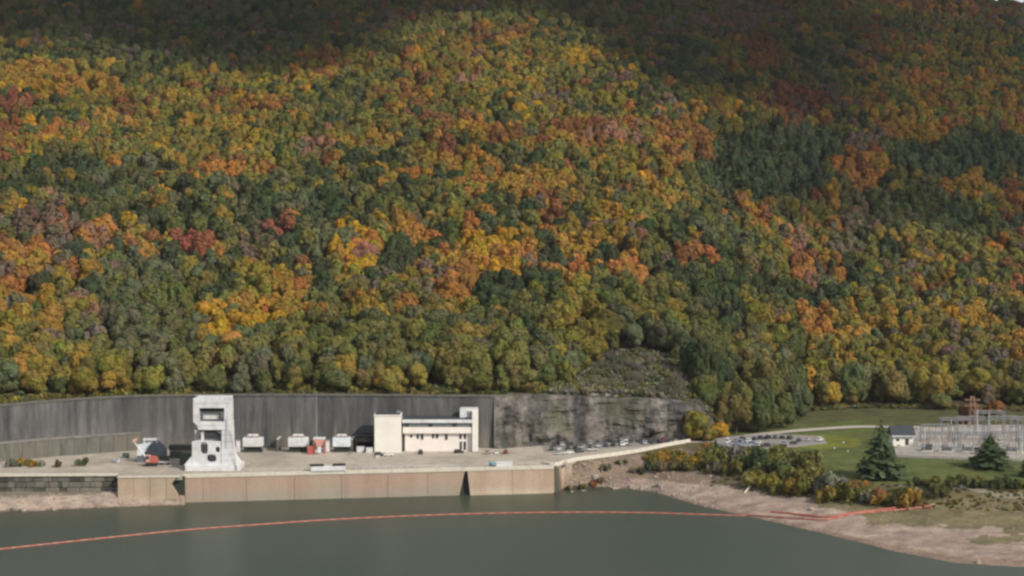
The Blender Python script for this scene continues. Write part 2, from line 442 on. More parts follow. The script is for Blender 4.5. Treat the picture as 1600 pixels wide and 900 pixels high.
for a, b_ in zip(joints, joints[1:]):
    pa, pb = wall_t(a) + qd * 0.05, wall_t(b_) - qd * 0.05
    face_panel(pa, pb, pa, pb, -3, QZ - 1.3, 0.5, 2.0, 'panel', 'quay_face', qw)
pa, pb, pc = wall_t(668) + qd * 0.05, wall_t(726), wall_t(715)
face_panel(pa, pb, pa, pc, -3, QZ - 1.3, 0.5, 2.0, 'panel', 'quay_face', qw)
pa, pd = wall_t(730), wall_t(735.5)
face_panel(pa, wall_t(800) - qd * 0.05, pd, wall_t(800) - qd * 0.05, -3, QZ - 1.3, 0.5, 2.0, 'panel', 'quay_face_old', qw, batter=1.2)
face_panel(wall_t(800) + qd * 0.05, wall_t(865), wall_t(800) + qd * 0.05, wall_t(865), -3, QZ - 1.3, 0.5, 2.0, 'panel', 'quay_face_old', qw, batter=1.2)
pa, pb = wall_t(285), wall_t(865)
face_panel(pa, pb, pa, pb, -3, QZ - 1.35, -1.6, 1.5, 'backing', 'slot_dark', qw)
# coping in lengths
cj = list(np.linspace(285, 865, 17))
for a, b_ in zip(cj, cj[1:]):
    pa, pb = wall_t(a) + qd * 0.04, wall_t(b_) - qd * 0.04
    face_panel(pa, pb, pa, pb, QZ - 1.28, QZ + 0.28, 0.8, 1.6, 'coping', 'coping', qw)
# end return of the wall at the right
e0, e1 = wall_t(865), PAR[0] + Vector((1.5, 22, 0))
mb = MB().add([(e0.x, e0.y + 1, -3), (e0.x + 2.5, e0.y + 1, -3), (e0.x + 4, e0.y + 20, -3), (e0.x + 1, e0.y + 20, -3),
               (e0.x, e0.y + 1, QZ - .3), (e0.x + 1.2, e0.y + 1, QZ - .3), (e0.x + 4, e0.y + 20, QZ - .3), (e0.x + 1, e0.y + 20, QZ - .3)],
              [(3, 2, 1, 0), (4, 5, 6, 7), (0, 1, 5, 4), (1, 2, 6, 5), (2, 3, 7, 6), (3, 0, 4, 7)])
mb.build('end_wall', 'masonry', qw)

# low tan wall between the gantry and the old masonry wall
lw = empty('low_quay_wall', atz(235, 745, QZ), 'low tan concrete quay edge beside the slot painted as shadow under the red excavator', 'wall')
a0, a1 = EDGE_M
for i in range(4):
    p, q = a0.lerp(a1, i / 4 + 0.003), a0.lerp(a1, (i + 1) / 4 - 0.003 - (0.17 if i == 3 else 0))
    if i == 3:
        MB().prism([(p.x, 2.0), (q.x + 2.6, 2.0), (q.x + 2.6, 4.2), (q.x, 8.2), (q.x + 2.0, QZ - .35), (p.x, QZ - .35)], p.y - .6, p.y + 1.6, 'y').build('panel', 'quay_face_old', lw, bevel=0.05)
        continue
    MB().prism([(p.x, p.y - 0.6), (q.x, q.y - 0.6), (q.x, q.y + 1.6), (p.x, p.y + 1.6)], 2.0, QZ - 0.35, 'z').build('panel', 'quay_face_old', lw, bevel=0.05)
MB().prism([(a0.x, a0.y - 1.0), (a1.x - 1, a1.y - 1.0), (a1.x - 1, a1.y + 2), (a0.x, a0.y + 2)], QZ - 0.33, QZ + 0.12, 'z').build('coping', 'coping', lw)
MB().prism([(a1.x - 5.0, a1.y + 2.1), (a1.x + 0.6, a1.y + 2.1), (a1.x + 0.6, a1.y + 2.8), (a1.x - 5.0, a1.y + 2.8)], -1, QZ - 0.4, 'z').build('slot', 'slot_dark', lw)  # dark plate playing the shadow beside the projecting wall
# masonry wall at the far left
mw = empty('masonry_quay_wall', atz(60, 755, 8), 'dark weathered stone quay wall under the pale kerb beside the red excavator quay', 'wall')
pts = EDGE_L
xs = np.linspace(pts[0].x, pts[2].x, 27)
def edgeL(x): return float(np.interp(x, [p.x for p in pts], [p.y for p in pts]))
for r_ in range(3):
    z0 = 3.9 + r_ * 2.42; off = 1.0 - 0.3 * r_
    xc = xs[0] + rnd.uniform(0, 2)
    while xc < pts[2].x - 1:
        ln = rnd.uniform(1.6, 6.0); a, b_ = xc + .05, min(xc + ln - .05, pts[2].x); xc += ln
        if b_ - a < .6: continue
        j = rnd.uniform(-0.35, 0.35); h_ = rnd.uniform(2.15, 2.38)
        MB().prism([(a, edgeL(a) - off - j), (b_, edgeL(b_) - off - j + rnd.uniform(-.2, .2)), (b_, edgeL(b_) + 1), (a, edgeL(a) + 1)], z0, z0 + h_, 'z').build('stone', rnd.choice(['masonry', 'masonry', 'masonry_pale', 'masonry_pale', 'masonry_dark']), mw, bevel=0.2)
for i in range(0, len(xs) - 1, 2):
    a, b_ = xs[i] + 0.04, xs[min(i + 2, len(xs) - 1)] - 0.04
    MB().prism([(a, edgeL(a) - 1.1), (b_, edgeL(b_) - 1.1), (b_, edgeL(b_) + 1.2), (a, edgeL(a) + 1.2)], QZ - 0.6, QZ + 0.35, 'z').build('coping', 'coping', mw, bevel=0.04)

# ------------------------------------------------------------------ retaining wall behind the deck
rw = empty('retaining_wall', (-90, 818, QZ), 'high grey curved concrete retaining wall with vertical stains behind the deck', 'wall')
_wt = tab([(-260, 652), (-100, 640), (0, 632), (60, 626.5), (120, 622), (200, 618), (300, 616), (450, 615.5), (600, 616), (700, 617), (790, 617.5)])
def wall_back(px):
    D = float(T(_bk, px)); py = float(T(_wt, px))
    p = aty(px, py, D); return p.x, D, p.z
jp = list(np.arange(-260, 791, 21.0))
for a, b_ in zip(jp, jp[1:]):
    xa, ya, za = wall_back(a); xb, yb, zb = wall_back(b_)
    j = rnd.uniform(-0.04, 0.04)
    vs = [(xa + .012, ya + j, QZ - .6), (xb - .012, yb + j, QZ - .6), (xb - .04, yb + 2.4, QZ - .6), (xa + .04, ya + 2.4, QZ - .6),
          (xa + .012, ya + j + 0.5, za - 0.9), (xb - .012, yb + j + 0.5, zb - 0.9), (xb - .04, yb + 2.4, zb - 0.9), (xa + .04, ya + 2.4, za - 0.9)]
    MB().add(vs, [(3, 2, 1, 0), (4, 5, 6, 7), (0, 1, 5, 4), (1, 2, 6, 5), (2, 3, 7, 6), (3, 0, 4, 7)]).build('panel', 'retaining', rw, bevel=0.012)
    vs = [(xa, ya, za - 0.88), (xb, yb, zb - 0.88), (xb, yb + 2.6, zb - 0.88), (xa, ya + 2.6, za - 0.88), (xa, ya, za), (xb, yb, zb), (xb, yb + 2.6, zb), (xa, ya + 2.6, za)]
    MB().add(vs, [(3, 2, 1, 0), (4, 5, 6, 7), (0, 1, 5, 4), (1, 2, 6, 5), (2, 3, 7, 6), (3, 0, 4, 7)]).build('coping', 'revetment', rw)
# lower bench in front of its left half
bw = empty('bench_wall', (-195, 795, QZ), 'lower dark concrete bench with pale ledge against the foot of the retaining wall', 'wall')
bj = list(np.arange(-260, 222, 20.0))
for a, b_ in zip(bj, bj[1:]):
    (xa, ya, _), (xb, yb, _) = wall_back(a), wall_back(b_)
    fa, fb = min(1, (220 - a) / 90), min(1, (220 - b_) / 90)
    z1 = 19.5; 
    da, db = 1.2 + 4.5 * fa, 1.2 + 4.5 * fb
    vs = [(xa, ya - da - 1.4, QZ - .5), (xb - .12, yb - db - 1.4, QZ - .5), (xb - .12, yb - .1, QZ - .5), (xa, ya - .1, QZ - .5),
          (xa, ya - da, z1), (xb - .12, yb - db, z1), (xb - .12, yb - .1, z1), (xa, ya - .1, z1)]
    MB().add(vs, [(3, 2, 1, 0), (4, 5, 6, 7), (0, 1, 5, 4), (1, 2, 6, 5), (2, 3, 7, 6), (3, 0, 4, 7)]).build('panel', 'revetment', bw, bevel=0.06)
    vs = [(xa, ya - da - .4, z1 + .01), (xb, yb - db - .4, z1 + .01), (xb, yb - .1, z1 + .01), (xa, ya - .1, z1 + .01), (xa, ya - da - .4, z1 + .5), (xb, yb - db - .4, z1 + .5), (xb, yb - .1, z1 + .5), (xa, ya - .1, z1 + .5)]
    MB().add(vs, [(3, 2, 1, 0), (4, 5, 6, 7), (0, 1, 5, 4), (1, 2, 6, 5), (2, 3, 7, 6), (3, 0, 4, 7)]).build('ledge', 'ledge', bw)

# ------------------------------------------------------------------ rock face (natural) right of the wall
nx_, nzv = 170, 34
ps = np.linspace(772, 1128, nx_)
topy = tab([(772, 617.5), (830, 616), (900, 618), (960, 622), (1020, 622), (1060, 626), (1095, 634), (1112, 655), (1128, 676)])
vs = []; 
for j in range(nzv + 1):
    t = j / nzv
    for p in ps:
        D0 = float(T(_bk, p)) + 0.5
        D1 = D0 + 3.5
        zt = aty(p, float(T(topy, p)), D1).z
        zt = max(zt, QZ + 0.6)
        z = QZ - 0.8 + (zt - QZ + 0.8) * t
        D = D0 + (D1 - D0) * t
        x = (p - 800) / F * D
        fade = min(1, (p - 772) / 20)
        d = (float(fbm(x / 16 + 5, z / 9 + 2, 4)) - 0.5) * 13 + (float(fbm(x / 4, z / 11, 3)) - 0.5) * 5.0
        st = math.floor(z / 2.6 + float(vnoise(x / 12, 3.3)) * 2)      # bedded ledges
        d += (float(vnoise(x / 7 + st * 5.7, st * 1.9)) - 0.5) * 2.6
        y = D - 1.8 + min(d, 1.6) * fade * (1 - 0.6 * t) - 1.5
        vs.append((x, y, z))
k = len(ps)
fs = [(j * k + i, j * k + i + 1, (j + 1) * k + i + 1, (j + 1) * k + i) for j in range(nzv) for i in range(k - 1)]
for i in range(k):                                    # cap back to the slope
    x, y, z = vs[nzv * k + i]; D = y + 12; vs.append((x * D / y, D, z + 0.8))
o = len(vs) - k
fs += [(nzv * k + i, nzv * k + i + 1, o + i + 1, o + i) for i in range(k - 1)]
me = bpy.data.meshes.new('rock_face'); me.from_pydata(vs, [], fs); me.materials.append(M['rock'])
struct(link('rock_face', me))

# ------------------------------------------------------------------ gantry on the quay
GY = 741.0
def X(px, Y): return aty(px, 450, Y).x
def Zp(py, Y): return aty(800, py, Y).z
def pp(px, py, Y): p = aty(px, py, Y); return (p.x, p.z)
def pbox(mb, a, b_, top, bot, Y, d):
    return mb.box(X(a, Y), X(b_, Y), Y, Y + d, Zp(bot, Y), Zp(top, Y))
g = empty('gate_hoist_gantry', (X(330, GY), GY, QZ), 'tall white gantry with open window-like top standing at the quay edge', 'gantry')
pbox(MB(), 286, 372, 727, 742, GY - 0.5, 13).build('plinth', 'white_paint', g, bevel=0.15)
# lower block with shaped openings
def plate(outer, holes, Y, d, name, mat, parent):
    """flat plate with real holes cut through"""
    bm = bmesh.new()
    def ring(pts, y): return [bm.verts.new((a, y, b_)) for a, b_ in pts]
    edges = []
    rings = []
    for pts in [outer] + holes:
        r_ = ring(pts, Y); rings.append(r_)
        for i in range(len(r_)): edges.append(bm.edges.new((r_[i], r_[(i + 1) % len(r_)])))
    bmesh.ops.triangle_fill(bm, use_beauty=True, use_dissolve=False, edges=edges)
    ext = bmesh.ops.extrude_face_region(bm, geom=list(bm.faces))
    for v_ in [e for e in ext['geom'] if isinstance(e, bmesh.types.BMVert)]: v_.co.y += d
    bmesh.ops.recalc_face_normals(bm, faces=bm.faces)
    me = bpy.data.meshes.new(name); bm.to_mesh(me); bm.free(); me.materials.append(M[mat])
    return link(name, me, parent)
def ell(cx, cy, rx, ry, Y, n=14, pw=0.7):
    out = []
    for i in range(n):
        t = 2 * math.pi * i / n; c_, s_ = math.cos(t), math.sin(t)
        out.append(pp(cx + rx * math.copysign(abs(c_) ** pw, c_), cy + ry * math.copysign(abs(s_) ** pw, s_), Y))
    return out
outer = [pp(300, 727, GY), pp(300, 690, GY), pp(310, 688, GY), pp(345, 690, GY), pp(345, 727, GY)]
plate(outer, [ell(319, 700, 6, 9.5, GY), ell(330.5, 716, 7.5, 6, GY), ell(340, 702.5, 3.5, 4.5, GY)], GY, 1.2, 'lower_panel', 'white_paint', g)
pbox(MB(), 303, 345, 691, 727, GY + 3.0, 0.6).build('rear_panel', 'grey_paint', g)
mb = MB().prism([pp(345.3, 727, GY), pp(346, 672, GY), pp(350, 660, GY), pp(359, 660, GY), pp(360.5, 700, GY), pp(364, 715, GY), pp(371, 727, GY)], GY, GY + 11, 'y')
mb.build('leg', 'white_paint', g, bevel=0.12)
mb = MB().prism([pp(287, 727, GY), pp(299.8, 712, GY), pp(299.8, 727, GY)], GY + .3, GY + 10, 'y'); mb.build('foot', 'white_paint', g)
for a in (302, 343):
    pbox(MB(), a, a + 3, 672, 690, GY + 8, 1).build('leg', 'white_paint', g)
pbox(MB(), 312, 316, 673, 689, GY + 1, 1).build('leg', 'white_paint', g)
mb = MB().prism([pp(310, 689, GY + 3), pp(312, 681, GY + 3), pp(320, 676, GY + 3), pp(334, 676, GY + 3), pp(342, 681, GY + 3), pp(344, 689, GY + 3)], GY + 3, GY + 8, 'y')
mb.build('hoist_drum', 'grey_paint', g)
for z_ in (0, 1): pbox(MB(), 309 , 346, 672 + z_ * 9, 674 + z_ * 9, GY + 1 + z_, 1).build('rail', 'dark_metal', g)
outer = [pp(302, 622, GY), pp(357.5, 622, GY), pp(358, 671.5, GY), pp(310.5, 671.5, GY), pp(308, 664, GY), pp(302, 659, GY)]
plate(outer, [[pp(311, 637.5, GY), pp(350.5, 637.5, GY), pp(350.5, 658.5, GY), pp(312, 658.5, GY)]], GY - 0.3, 1.4, 'upper_frame', 'white_paint', g)
plate([(a, b_) for a, b_ in outer], [[pp(311, 637.5, GY), pp(350.5, 637.5, GY), pp(350.5, 658.5, GY), pp(312, 658.5, GY)]], GY + 9.5, 1.2, 'upper_frame', 'white_paint', g)
MB().box(X(302.5, GY), X(357, GY), GY + 1.3, GY + 9.4, Zp(625, GY), Zp(622.4, GY)).build('roof', 'white_paint', g)
MB().box(X(311, GY), X(357, GY), GY + 1.3, GY + 9.4, Zp(671, GY), Zp(668, GY)).build('platform', 'grey_paint', g)
MB().box(X(352, GY), X(357.4, GY), GY + 1.3, GY + 9.4, Zp(667, GY), Zp(626, GY)).build('side_wall', 'white_paint', g)
pbox(MB(), 315, 341, 646, 656, GY + 3, 4).build('winch', 'pale_steel', g, bevel=0.3)
pbox(MB(), 311, 351, 638, 643, GY + 5, 3).build('beam', 'dark_metal', g)
for zz in (680, 690, 700, 710, 719):
    pbox(MB(), 346.5, 361 + max(0, (zz - 700) * .3), zz, zz + .45, GY - .05, .04).build('seam', 'grey_paint', g)
for zz in (630, 664.5):
    pbox(MB(), 303, 357, zz, zz + .4, GY - .36, .05).build('seam', 'grey_paint', g)
for xx in (366.5, 368):
    MB().tube((X(xx, GY), GY - .7, QZ), (X(xx - 8.5, GY), GY - .7, Zp(672, GY)), .06, n=4).build('ladder_rail', 'dark_metal', g)
for k_ in range(9):
    u = k_ / 9; MB().tube((X(366.5 - 8.5 * u, GY), GY - .7, QZ + (Zp(672, GY) - QZ) * u), (X(368 - 8.5 * u, GY), GY - .7, QZ + (Zp(672, GY) - QZ) * u), .05, n=4).build('rung', 'dark_metal', g)
MB().tube((X(352, GY), GY - .5, Zp(655, GY)), (X(352, GY), GY - .5, Zp(700, GY)), .08, n=5).build('cable', 'dark_metal', g)
for px in (304, 330, 356):
    MB().tube((X(px, GY), GY + .2, Zp(622, GY)), (X(px, GY), GY + .2, Zp(617.5, GY)), .07).build('post', 'pale_steel', g)
MB().tube((X(304, GY), GY + .2, Zp(618, GY)), (X(356, GY), GY + .2, Zp(618, GY)), .06).build('handrail', 'pale_steel', g)

# ------------------------------------------------------------------ office and tower block
TY = 793.0
t = empty('tower_block', (X(605, TY), TY, QZ), 'windowless cream tower block beside the long white office', 'building')
zb_ = QZ
mb = MB().box(X(584, TY), X(625.5, TY), TY, TY + 9, zb_, Zp(650, TY)); mb.build('wall', 'cream_wall', t, bevel=0.08)
MB().box(X(583, TY), X(626.3, TY), TY - .3, TY + 9.3, Zp(650, TY) + .01, Zp(648.4, TY)).build('parapet', 'cream_wall', t)
MB().box(X(585, TY), X(624, TY), TY + .6, TY + 8.7, Zp(648.4, TY), Zp(647.4, TY)).build('roof', 'dark_roof', t)
MB().box(X(618, TY), X(624, TY), TY + 5, TY + 8, Zp(647.4, TY), Zp(645, TY)).build('vent', 'grey_paint', t)
for k_ in range(1, 4): MB().box(X(584, TY) - .05, X(625.5, TY) + .05, TY - .05, TY - .01 + .05, Zp(650, TY) - k_ * 4.3, Zp(650, TY) - k_ * 4.3 + .10).build('joint', 'cream_wall', t)
OY = 798.0
o_ = empty('office_block', (X(690, OY), OY, QZ), 'long two-storey white office with ribbon window and rooftop box', 'building')
MB().box(X(626.5, OY), X(632, OY), OY + 2.5, OY + 12, QZ, Zp(655, OY)).build('link_wall', 'grey_paint', o_)
def wall_holes(x0, x1, z0, z1, holes, Y, d, name, mat, parent):
    return plate([(x0, z0), (x1, z0), (x1, z1), (x0, z1)], [[(a, c_), (b_, c_), (b_, d_), (a, d_)] for a, b_, c_, d_ in holes], Y, d, name, mat, parent)
wx0, wx1 = X(632, OY), X(737, OY)
# ground floor wall with windows and a door
wins = [(650, 654, 678, 685.5), (656.5, 661, 678, 687), (674, 678, 678, 685), (680, 684.5, 678, 685), (694.5, 699, 678, 687.5), (717, 721, 678, 686), (724, 728, 678, 686), (640, 643.5, 679, 684)]
doors = [(717.5, 721.5, 690, 703.4), (723.5, 728, 690, 703.4)]
zg = QZ + 0.1
holes = [(X(a, OY), X(b_, OY), Zp(d_, OY), Zp(c_, OY)) for a, b_, c_, d_ in wins] + [(X(a, OY), X(b_, OY), max(Zp(d_, OY), zg + .1), Zp(c_, OY)) for a, b_, c_, d_ in doors]
wall_holes(wx0, wx1, zg - .1, Zp(677, OY), holes, OY, 0.5, 'wall', 'pink_wall', o_)
for i, (a, b_, c_, d_) in enumerate(holes):
    if i < len(wins):
        wn = MB().box(a, b_, OY + .3, OY + .4, c_, d_).build('window', 'glass', o_)
        MB().box(a - .12, b_ + .12, OY - .12, OY + .05, c_ - .16, c_ - .01).build('sill', 'white_paint', wn).location = -Vector(o_.location) * 0
    else:
        MB().box(a, b_, OY + .25, OY + .38, c_, d_).build('door', 'dark_metal', o_)
# projecting upper floor: band, ribbon window, fascia
MB().box(X(629, OY), X(737.5, OY), OY - 1.6, OY + 8.0, Zp(676.5, OY), Zp(667, OY)).build('upper_wall', 'pink_wall', o_, bevel=0.05)
MB().box(X(630, OY), X(736.5, OY), OY - .9, OY + 7.5, Zp(666.9, OY), Zp(660.2, OY)).build('ribbon_backing', 'grey_paint', o_)
rx = np.linspace(X(631, OY), X(736, OY), 15)
for i in range(14):
    MB().box(rx[i] + .12, rx[i + 1] - .12, OY - 1.05, OY - .92, Zp(666.6, OY), Zp(660.5, OY)).build('window', 'grey_glass' if i % 5 else 'glass', o_)
MB().box(X(628, OY), X(738, OY), OY - 2.0, OY + 8.2, Zp(660.1, OY), Zp(655, OY)).build('fascia', 'white_paint', o_, bevel=0.05)
MB().box(X(629.5, OY), X(737, OY), OY - 1.2, OY + 8.0, Zp(654.9, OY), Zp(652.9, OY)).build('roof', 'dark_roof', o_)
MB().box(X(632, OY), X(737, OY), OY + .6, OY + 7.9, zg, Zp(676.6, OY)).build('core', 'pink_wall', o_)
MB().box(X(737.6, OY), X(746.5, OY), OY - 2.2, OY + 8.4, zg, Zp(642, OY)).build('end_tower', 'cream_wall', o_, bevel=0.08)
MB().box(X(718, OY), X(746, OY), OY + 1, OY + 8.5, Zp(654, OY), Zp(639.5, OY)).build('roof_room', 'white_paint', o_, bevel=0.1)
MB().box(X(730, OY), X(739, OY), OY + .7, OY + .95, Zp(648, OY), Zp(643, OY)).build('louvre', 'grey_paint', o_)

# ------------------------------------------------------------------ machines and stores on the deck
def transformer(px0, px1, label, blue=False):
    Y = 794.0; t = empty('transformer', (X((px0 + px1) / 2, Y), Y, QZ), label, 'transformer', 'white transformers along the retaining wall')
    x0, x1 = X(px0, Y), X(px1, Y); w_ = x1 - x0
    MB().box(x0 + .3, x1 - .3, Y + .3, Y + 4.7, QZ, QZ + 1.0).build('base', 'dark_metal', t)
    MB().box(x0 + .9, x1 - .9, Y + .8, Y + 4.2, QZ + 1.0, QZ + 2.6).build('radiator', 'black_metal', t)
    for k_ in range(6):
        xx = x0 + .6 + k_ * (w_ - 1.4) / 5
        MB().box(xx, xx + .25, Y + .1, Y + .75, QZ + .9, QZ + 2.7).build('fin', 'dark_metal', t)
    MB().box(x0, x1, Y, Y + 5, QZ + 2.62, QZ + 6.7).build('tank', 'blue_tarp' if blue else 'white_paint', t, bevel=.15)
    MB().tube((x0 + w_ * .25, Y + 2.5, QZ + 7.6), (x0 + w_ * .75, Y + 2.5, QZ + 7.6), .65, n=12).build('conservator', 'pale_steel', t)
    for k_ in (.2, .5, .8):
        for s_ in range(3):
            MB().tube((x0 + w_ * k_, Y + 1, QZ + 6.7 + s_ * .55), (x0 + w_ * k_, Y + 1, QZ + 7.15 + s_ * .55), .34, .2, 8).build('bushing', 'insulator', t)
    MB().box(x0 + w_ * .3, x0 + w_ * .7, Y - .12, Y - .01, QZ + 3.2, QZ + 4.6).build('cabinet_door', 'pale_steel', t)
transformer(377, 408, 'white transformer nearest to the tall white gantry')
transformer(448, 479, 'white transformer just beside the thin mast, on its gantry side')
transformer(518, 546, 'pale blue-white transformer between the mast and the black shelter', True)
for i, (px, txt) in enumerate(((369.5, 'slim white switch cabinet between the gantry and the first transformer'), (510, 'slim white switch cabinet between the mast and the pale blue transformer'))):
    Y = 793.0; t = empty('switch_cabinet', (X(px, Y), Y, QZ), txt, 'cabinet', 'switch cabinets by the transformers')
    MB().box(X(px - 3, Y), X(px + 3, Y), Y, Y + 1.6, QZ + .2, QZ + 5.6).build('body', 'pale_steel', t, bevel=.08)
    MB().box(X(px - 3.2, Y), X(px + 3.2, Y), Y - .1, Y + 1.7, QZ + 5.61, QZ + 5.9).build('roof', 'grey_paint', t)
    MB().box(X(px - 2.2, Y), X(px + 2.2, Y), Y - .07, Y - .01, QZ + .8, QZ + 4.6).build('door', 'white_paint', t)
# fire walls between the transformers
for i, px in enumerate((432, 490, 549)):
    Y = 797.0; t = empty('fire_wall', (X(px, Y), Y, QZ), ('grey concrete fire wall midway between the two white transformers', 'grey concrete fire wall behind the foot of the mast', 'grey concrete fire wall between the pale blue transformer and black shelter')[i], 'wall', 'fire walls by the transformers')
    MB().box(X(px - 1.5, Y), X(px + 1.5, Y), Y, Y + 9, QZ, QZ + 5.6).build('wall', 'revetment', t)
    MB().box(X(px - 1.9, Y), X(px + 1.9, Y), Y - .2, Y + 9.2, QZ + 5.61, QZ + 5.85).build('coping', 'coping', t)
Y = 797.0
t = empty('mast', (X(493, Y), Y, QZ), 'very tall thin grey mast standing before the retaining wall', 'mast')
MB().tube((X(493, Y), Y, QZ), (X(493, Y), Y, Zp(640, Y)), .3, .2, 8).build('pole', 'galvanised', t)
MB().tube((X(493, Y), Y, Zp(640, Y)), (X(493, Y), Y, Zp(612, Y)), .18, .1, 8).build('spire', 'galvanised', t)
MB().box(X(493, Y) - .9, X(493, Y) + .9, Y - .9, Y + .9, QZ, QZ + .8).build('base', 'kerb', t)
Y = 788.0
t = empty('hopper', (X(496, Y), Y, QZ), 'pink and white funnel hopper on red legs in front of the mast', 'hopper')
h0, h1 = X(488, Y), X(506, Y); hm = X(497, Y)
MB().add([(h0, Y, QZ + 7), (h1, Y, QZ + 7), (h1, Y + 3.4, QZ + 7), (h0, Y + 3.4, QZ + 7), (hm - .8, Y + 1, QZ + 3.2), (hm + .8, Y + 1, QZ + 3.2), (hm + .8, Y + 2.4, QZ + 3.2), (hm - .8, Y + 2.4, QZ + 3.2)],
         [(3, 2, 1, 0), (4, 5, 6, 7), (0, 1, 5, 4), (1, 2, 6, 5), (2, 3, 7, 6), (3, 0, 4, 7)]).build('funnel', 'pink_paint', t)
MB().box(h0 - .1, h1 + .1, Y - .1, Y + 3.5, QZ + 7.01, QZ + 7.6).build('rim', 'white_paint', t)
MB().box(hm - .75, hm + .75, Y + 1, Y + 2.4, QZ + .5, QZ + 3.2).build('chute', 'white_paint', t)
for sx in (h0 + .3, h1 - .3):
    for sy in (Y + .2, Y + 3.2):
        MB().tube((sx, sy, QZ), (sx, sy, QZ + 7), .16).build('leg', 'red_paint', t)
MB().box(X(478, Y), X(489, Y), Y + .5, Y + 3, QZ, QZ + 3.6).build('motor_house', 'red_paint', t, bevel=.2)
# black open shelter
Y = 796.0
t = empty('shelter', (X(568, Y), Y, QZ), 'black open-fronted shelter against the left side of the cream tower block', 'shelter')
x0, x1 = X(555, Y), X(581, Y)
MB().box(x0, x1, Y + 6.6, Y + 7, QZ, QZ + 7.4).build('back_wall', 'black_metal', t)
MB().box(x0, x0 + .3, Y, Y + 6.6, QZ, QZ + 7.4).build('side_wall', 'black_metal', t)
MB().box(x1 - .3, x1, Y, Y + 6.6, QZ, QZ + 7.4).build('side_wall', 'black_metal', t)
MB().box(x0 - .3, x1 + .3, Y - .6, Y + 7.2, QZ + 7.41, QZ + 7.8).build('roof', 'black_metal', t)
MB().box(x0 + .3, x1 - .3, Y + .4, Y + .6, QZ + 4.6, QZ + 7.4).build('door', 'black_metal', t)
# containers
def container(px0, px1, Y, h, mat, label, z=QZ):
    t = empty('storage_container', (X((px0 + px1) / 2, Y), Y, z), label, 'container', 'dark containers beside the gantry')
    x0, x1 = X(px0, Y), X(px1, Y)
    MB().box(x0 + .05, x1 - .05, Y + .08, Y + 2.9, z + .15, z + h - .15).build('body', mat, t)
    for xx in (x0, x1 - .2): MB().box(xx, xx + .2, Y, Y + .2, z, z + h).build('post', 'dark_metal', t)
    for zz in (z, z + h - .2): MB().box(x0 + .2, x1 - .2, Y, Y + .2, zz, zz + .2).build('rail', 'dark_metal', t)
    n_ = int((x1 - x0) / .9)
    for i in range(n_):
        xx = x0 + .3 + (x1 - x0 - .6) * (i + .25) / n_
        MB().box(xx, xx + .35, Y, Y + .07, z + .2, z + h - .2).build('rib', mat, t)
container(262, 302, 776, 3.1, 'green_metal', 'dark green container at ground level behind the gantry foot')
container(261, 299, 777, 2.7, 'black_metal', 'black container stacked on the green one beside the gantry', QZ + 3.3)
container(278, 299, 757, 5.0, 'green_metal', 'grey-green upright machinery container touching the gantry foot')
# excavator (red) with pale boom
Y = 754.0
t = empty('excavator', (X(233, Y), Y, QZ), 'red excavator with pale raised arm and dark tracks by the low quay edge', 'excavator')
cx = X(233, Y)
for sy in (Y - 1.6, Y + 1.0):
    tr = MB().prism([(cx - 3.0, QZ + .5), (cx - 2.5, QZ), (cx + 2.5, QZ), (cx + 3.0, QZ + .5), (cx + 2.6, QZ + 1.1), (cx - 2.6, QZ + 1.1)], sy, sy + .7, 'y').build('track', 'rubber', t, bevel=.05)
MB().box(cx - 1.9, cx + 2.6, Y - 1.4, Y + 1.5, QZ + 1.15, QZ + 1.5).build('turntable', 'dark_metal', t)
MB().prism([(cx - 1.6, QZ + 1.5), (cx + 2.9, QZ + 1.5), (cx + 3.1, QZ + 2.4), (cx + 2.4, QZ + 4.2), (cx - .6, QZ + 4.6), (cx - 1.8, QZ + 3.6)], Y - 1.5, Y + 1.6, 'y').build('body', 'red_paint', t, bevel=.2)
cb = MB().box(cx - 2.0, cx - .2, Y - 1.75, Y - .2, QZ + 2.0, QZ + 5.0).build('cab', 'pink_paint', t, bevel=.12)
MB().box(cx - 1.85, cx - .4, Y - 1.85, Y - 1.76, QZ + 3.1, QZ + 4.7).build('window', 'glass', cb).location = (0, 0, 0)
MB().tube((cx - 1.2, Y, QZ + 2.6), (cx - 5.2, Y, QZ + 7.6), .45, .34, 6).build('boom', 'pale_steel', t)
MB().tube((cx - 5.2, Y, QZ + 7.6), (cx - 7.2, Y, QZ + 10.6), .34, .26, 6).build('stick', 'pale_steel', t)
MB().prism([(cx - 7.8, QZ + 10.4), (cx - 6.6, QZ + 10.9), (cx - 6.0, QZ + 11.8), (cx - 6.6, QZ + 12.2), (cx - 7.9, QZ + 11.6)], Y - .7, Y + .7, 'y').build('bucket', 'pink_paint', t)
# covered pile
Y = 764.0
t = empty('tarpaulin_tent', (X(225, Y), Y, QZ), 'tent-like pile under blue-white and slate tarpaulins behind the red excavator', 'tent')
a, b_, c_ = X(211, Y), X(234, Y), X(253, Y)
MB().prism([(a, QZ + 3.0), (a + .4, QZ + 8.0), (b_, QZ + 9.2), (b_ - 4.5, QZ + 3.0)], Y, Y + .5, 'y').build('pale_sheet', 'blue_tarp', t)
MB().prism([(a, QZ), (a, QZ + 2.9), (b_ - 4.0, QZ + 3.0), (b_ + .2, QZ + 9.0), (c_ - 3, QZ + 8.2), (c_, QZ + 5), (c_, QZ)], Y + .55, Y + 8, 'y').build('dark_sheet', 'slate_tarp', t)
MB().box(X(219, Y), X(243, Y), Y + 2, Y + 4, QZ + 9.6, QZ + 10.4).build('ridge_beam', 'pale_steel', t)
MB().box(X(220, Y), X(222, Y), Y + 2, Y + 2.4, QZ + 8.0, QZ + 9.6).build('post', 'pale_steel', t)
MB().box(X(240, Y), X(242, Y), Y + 2, Y + 2.4, QZ + 8.0, QZ + 9.6).build('post', 'pale_steel', t)
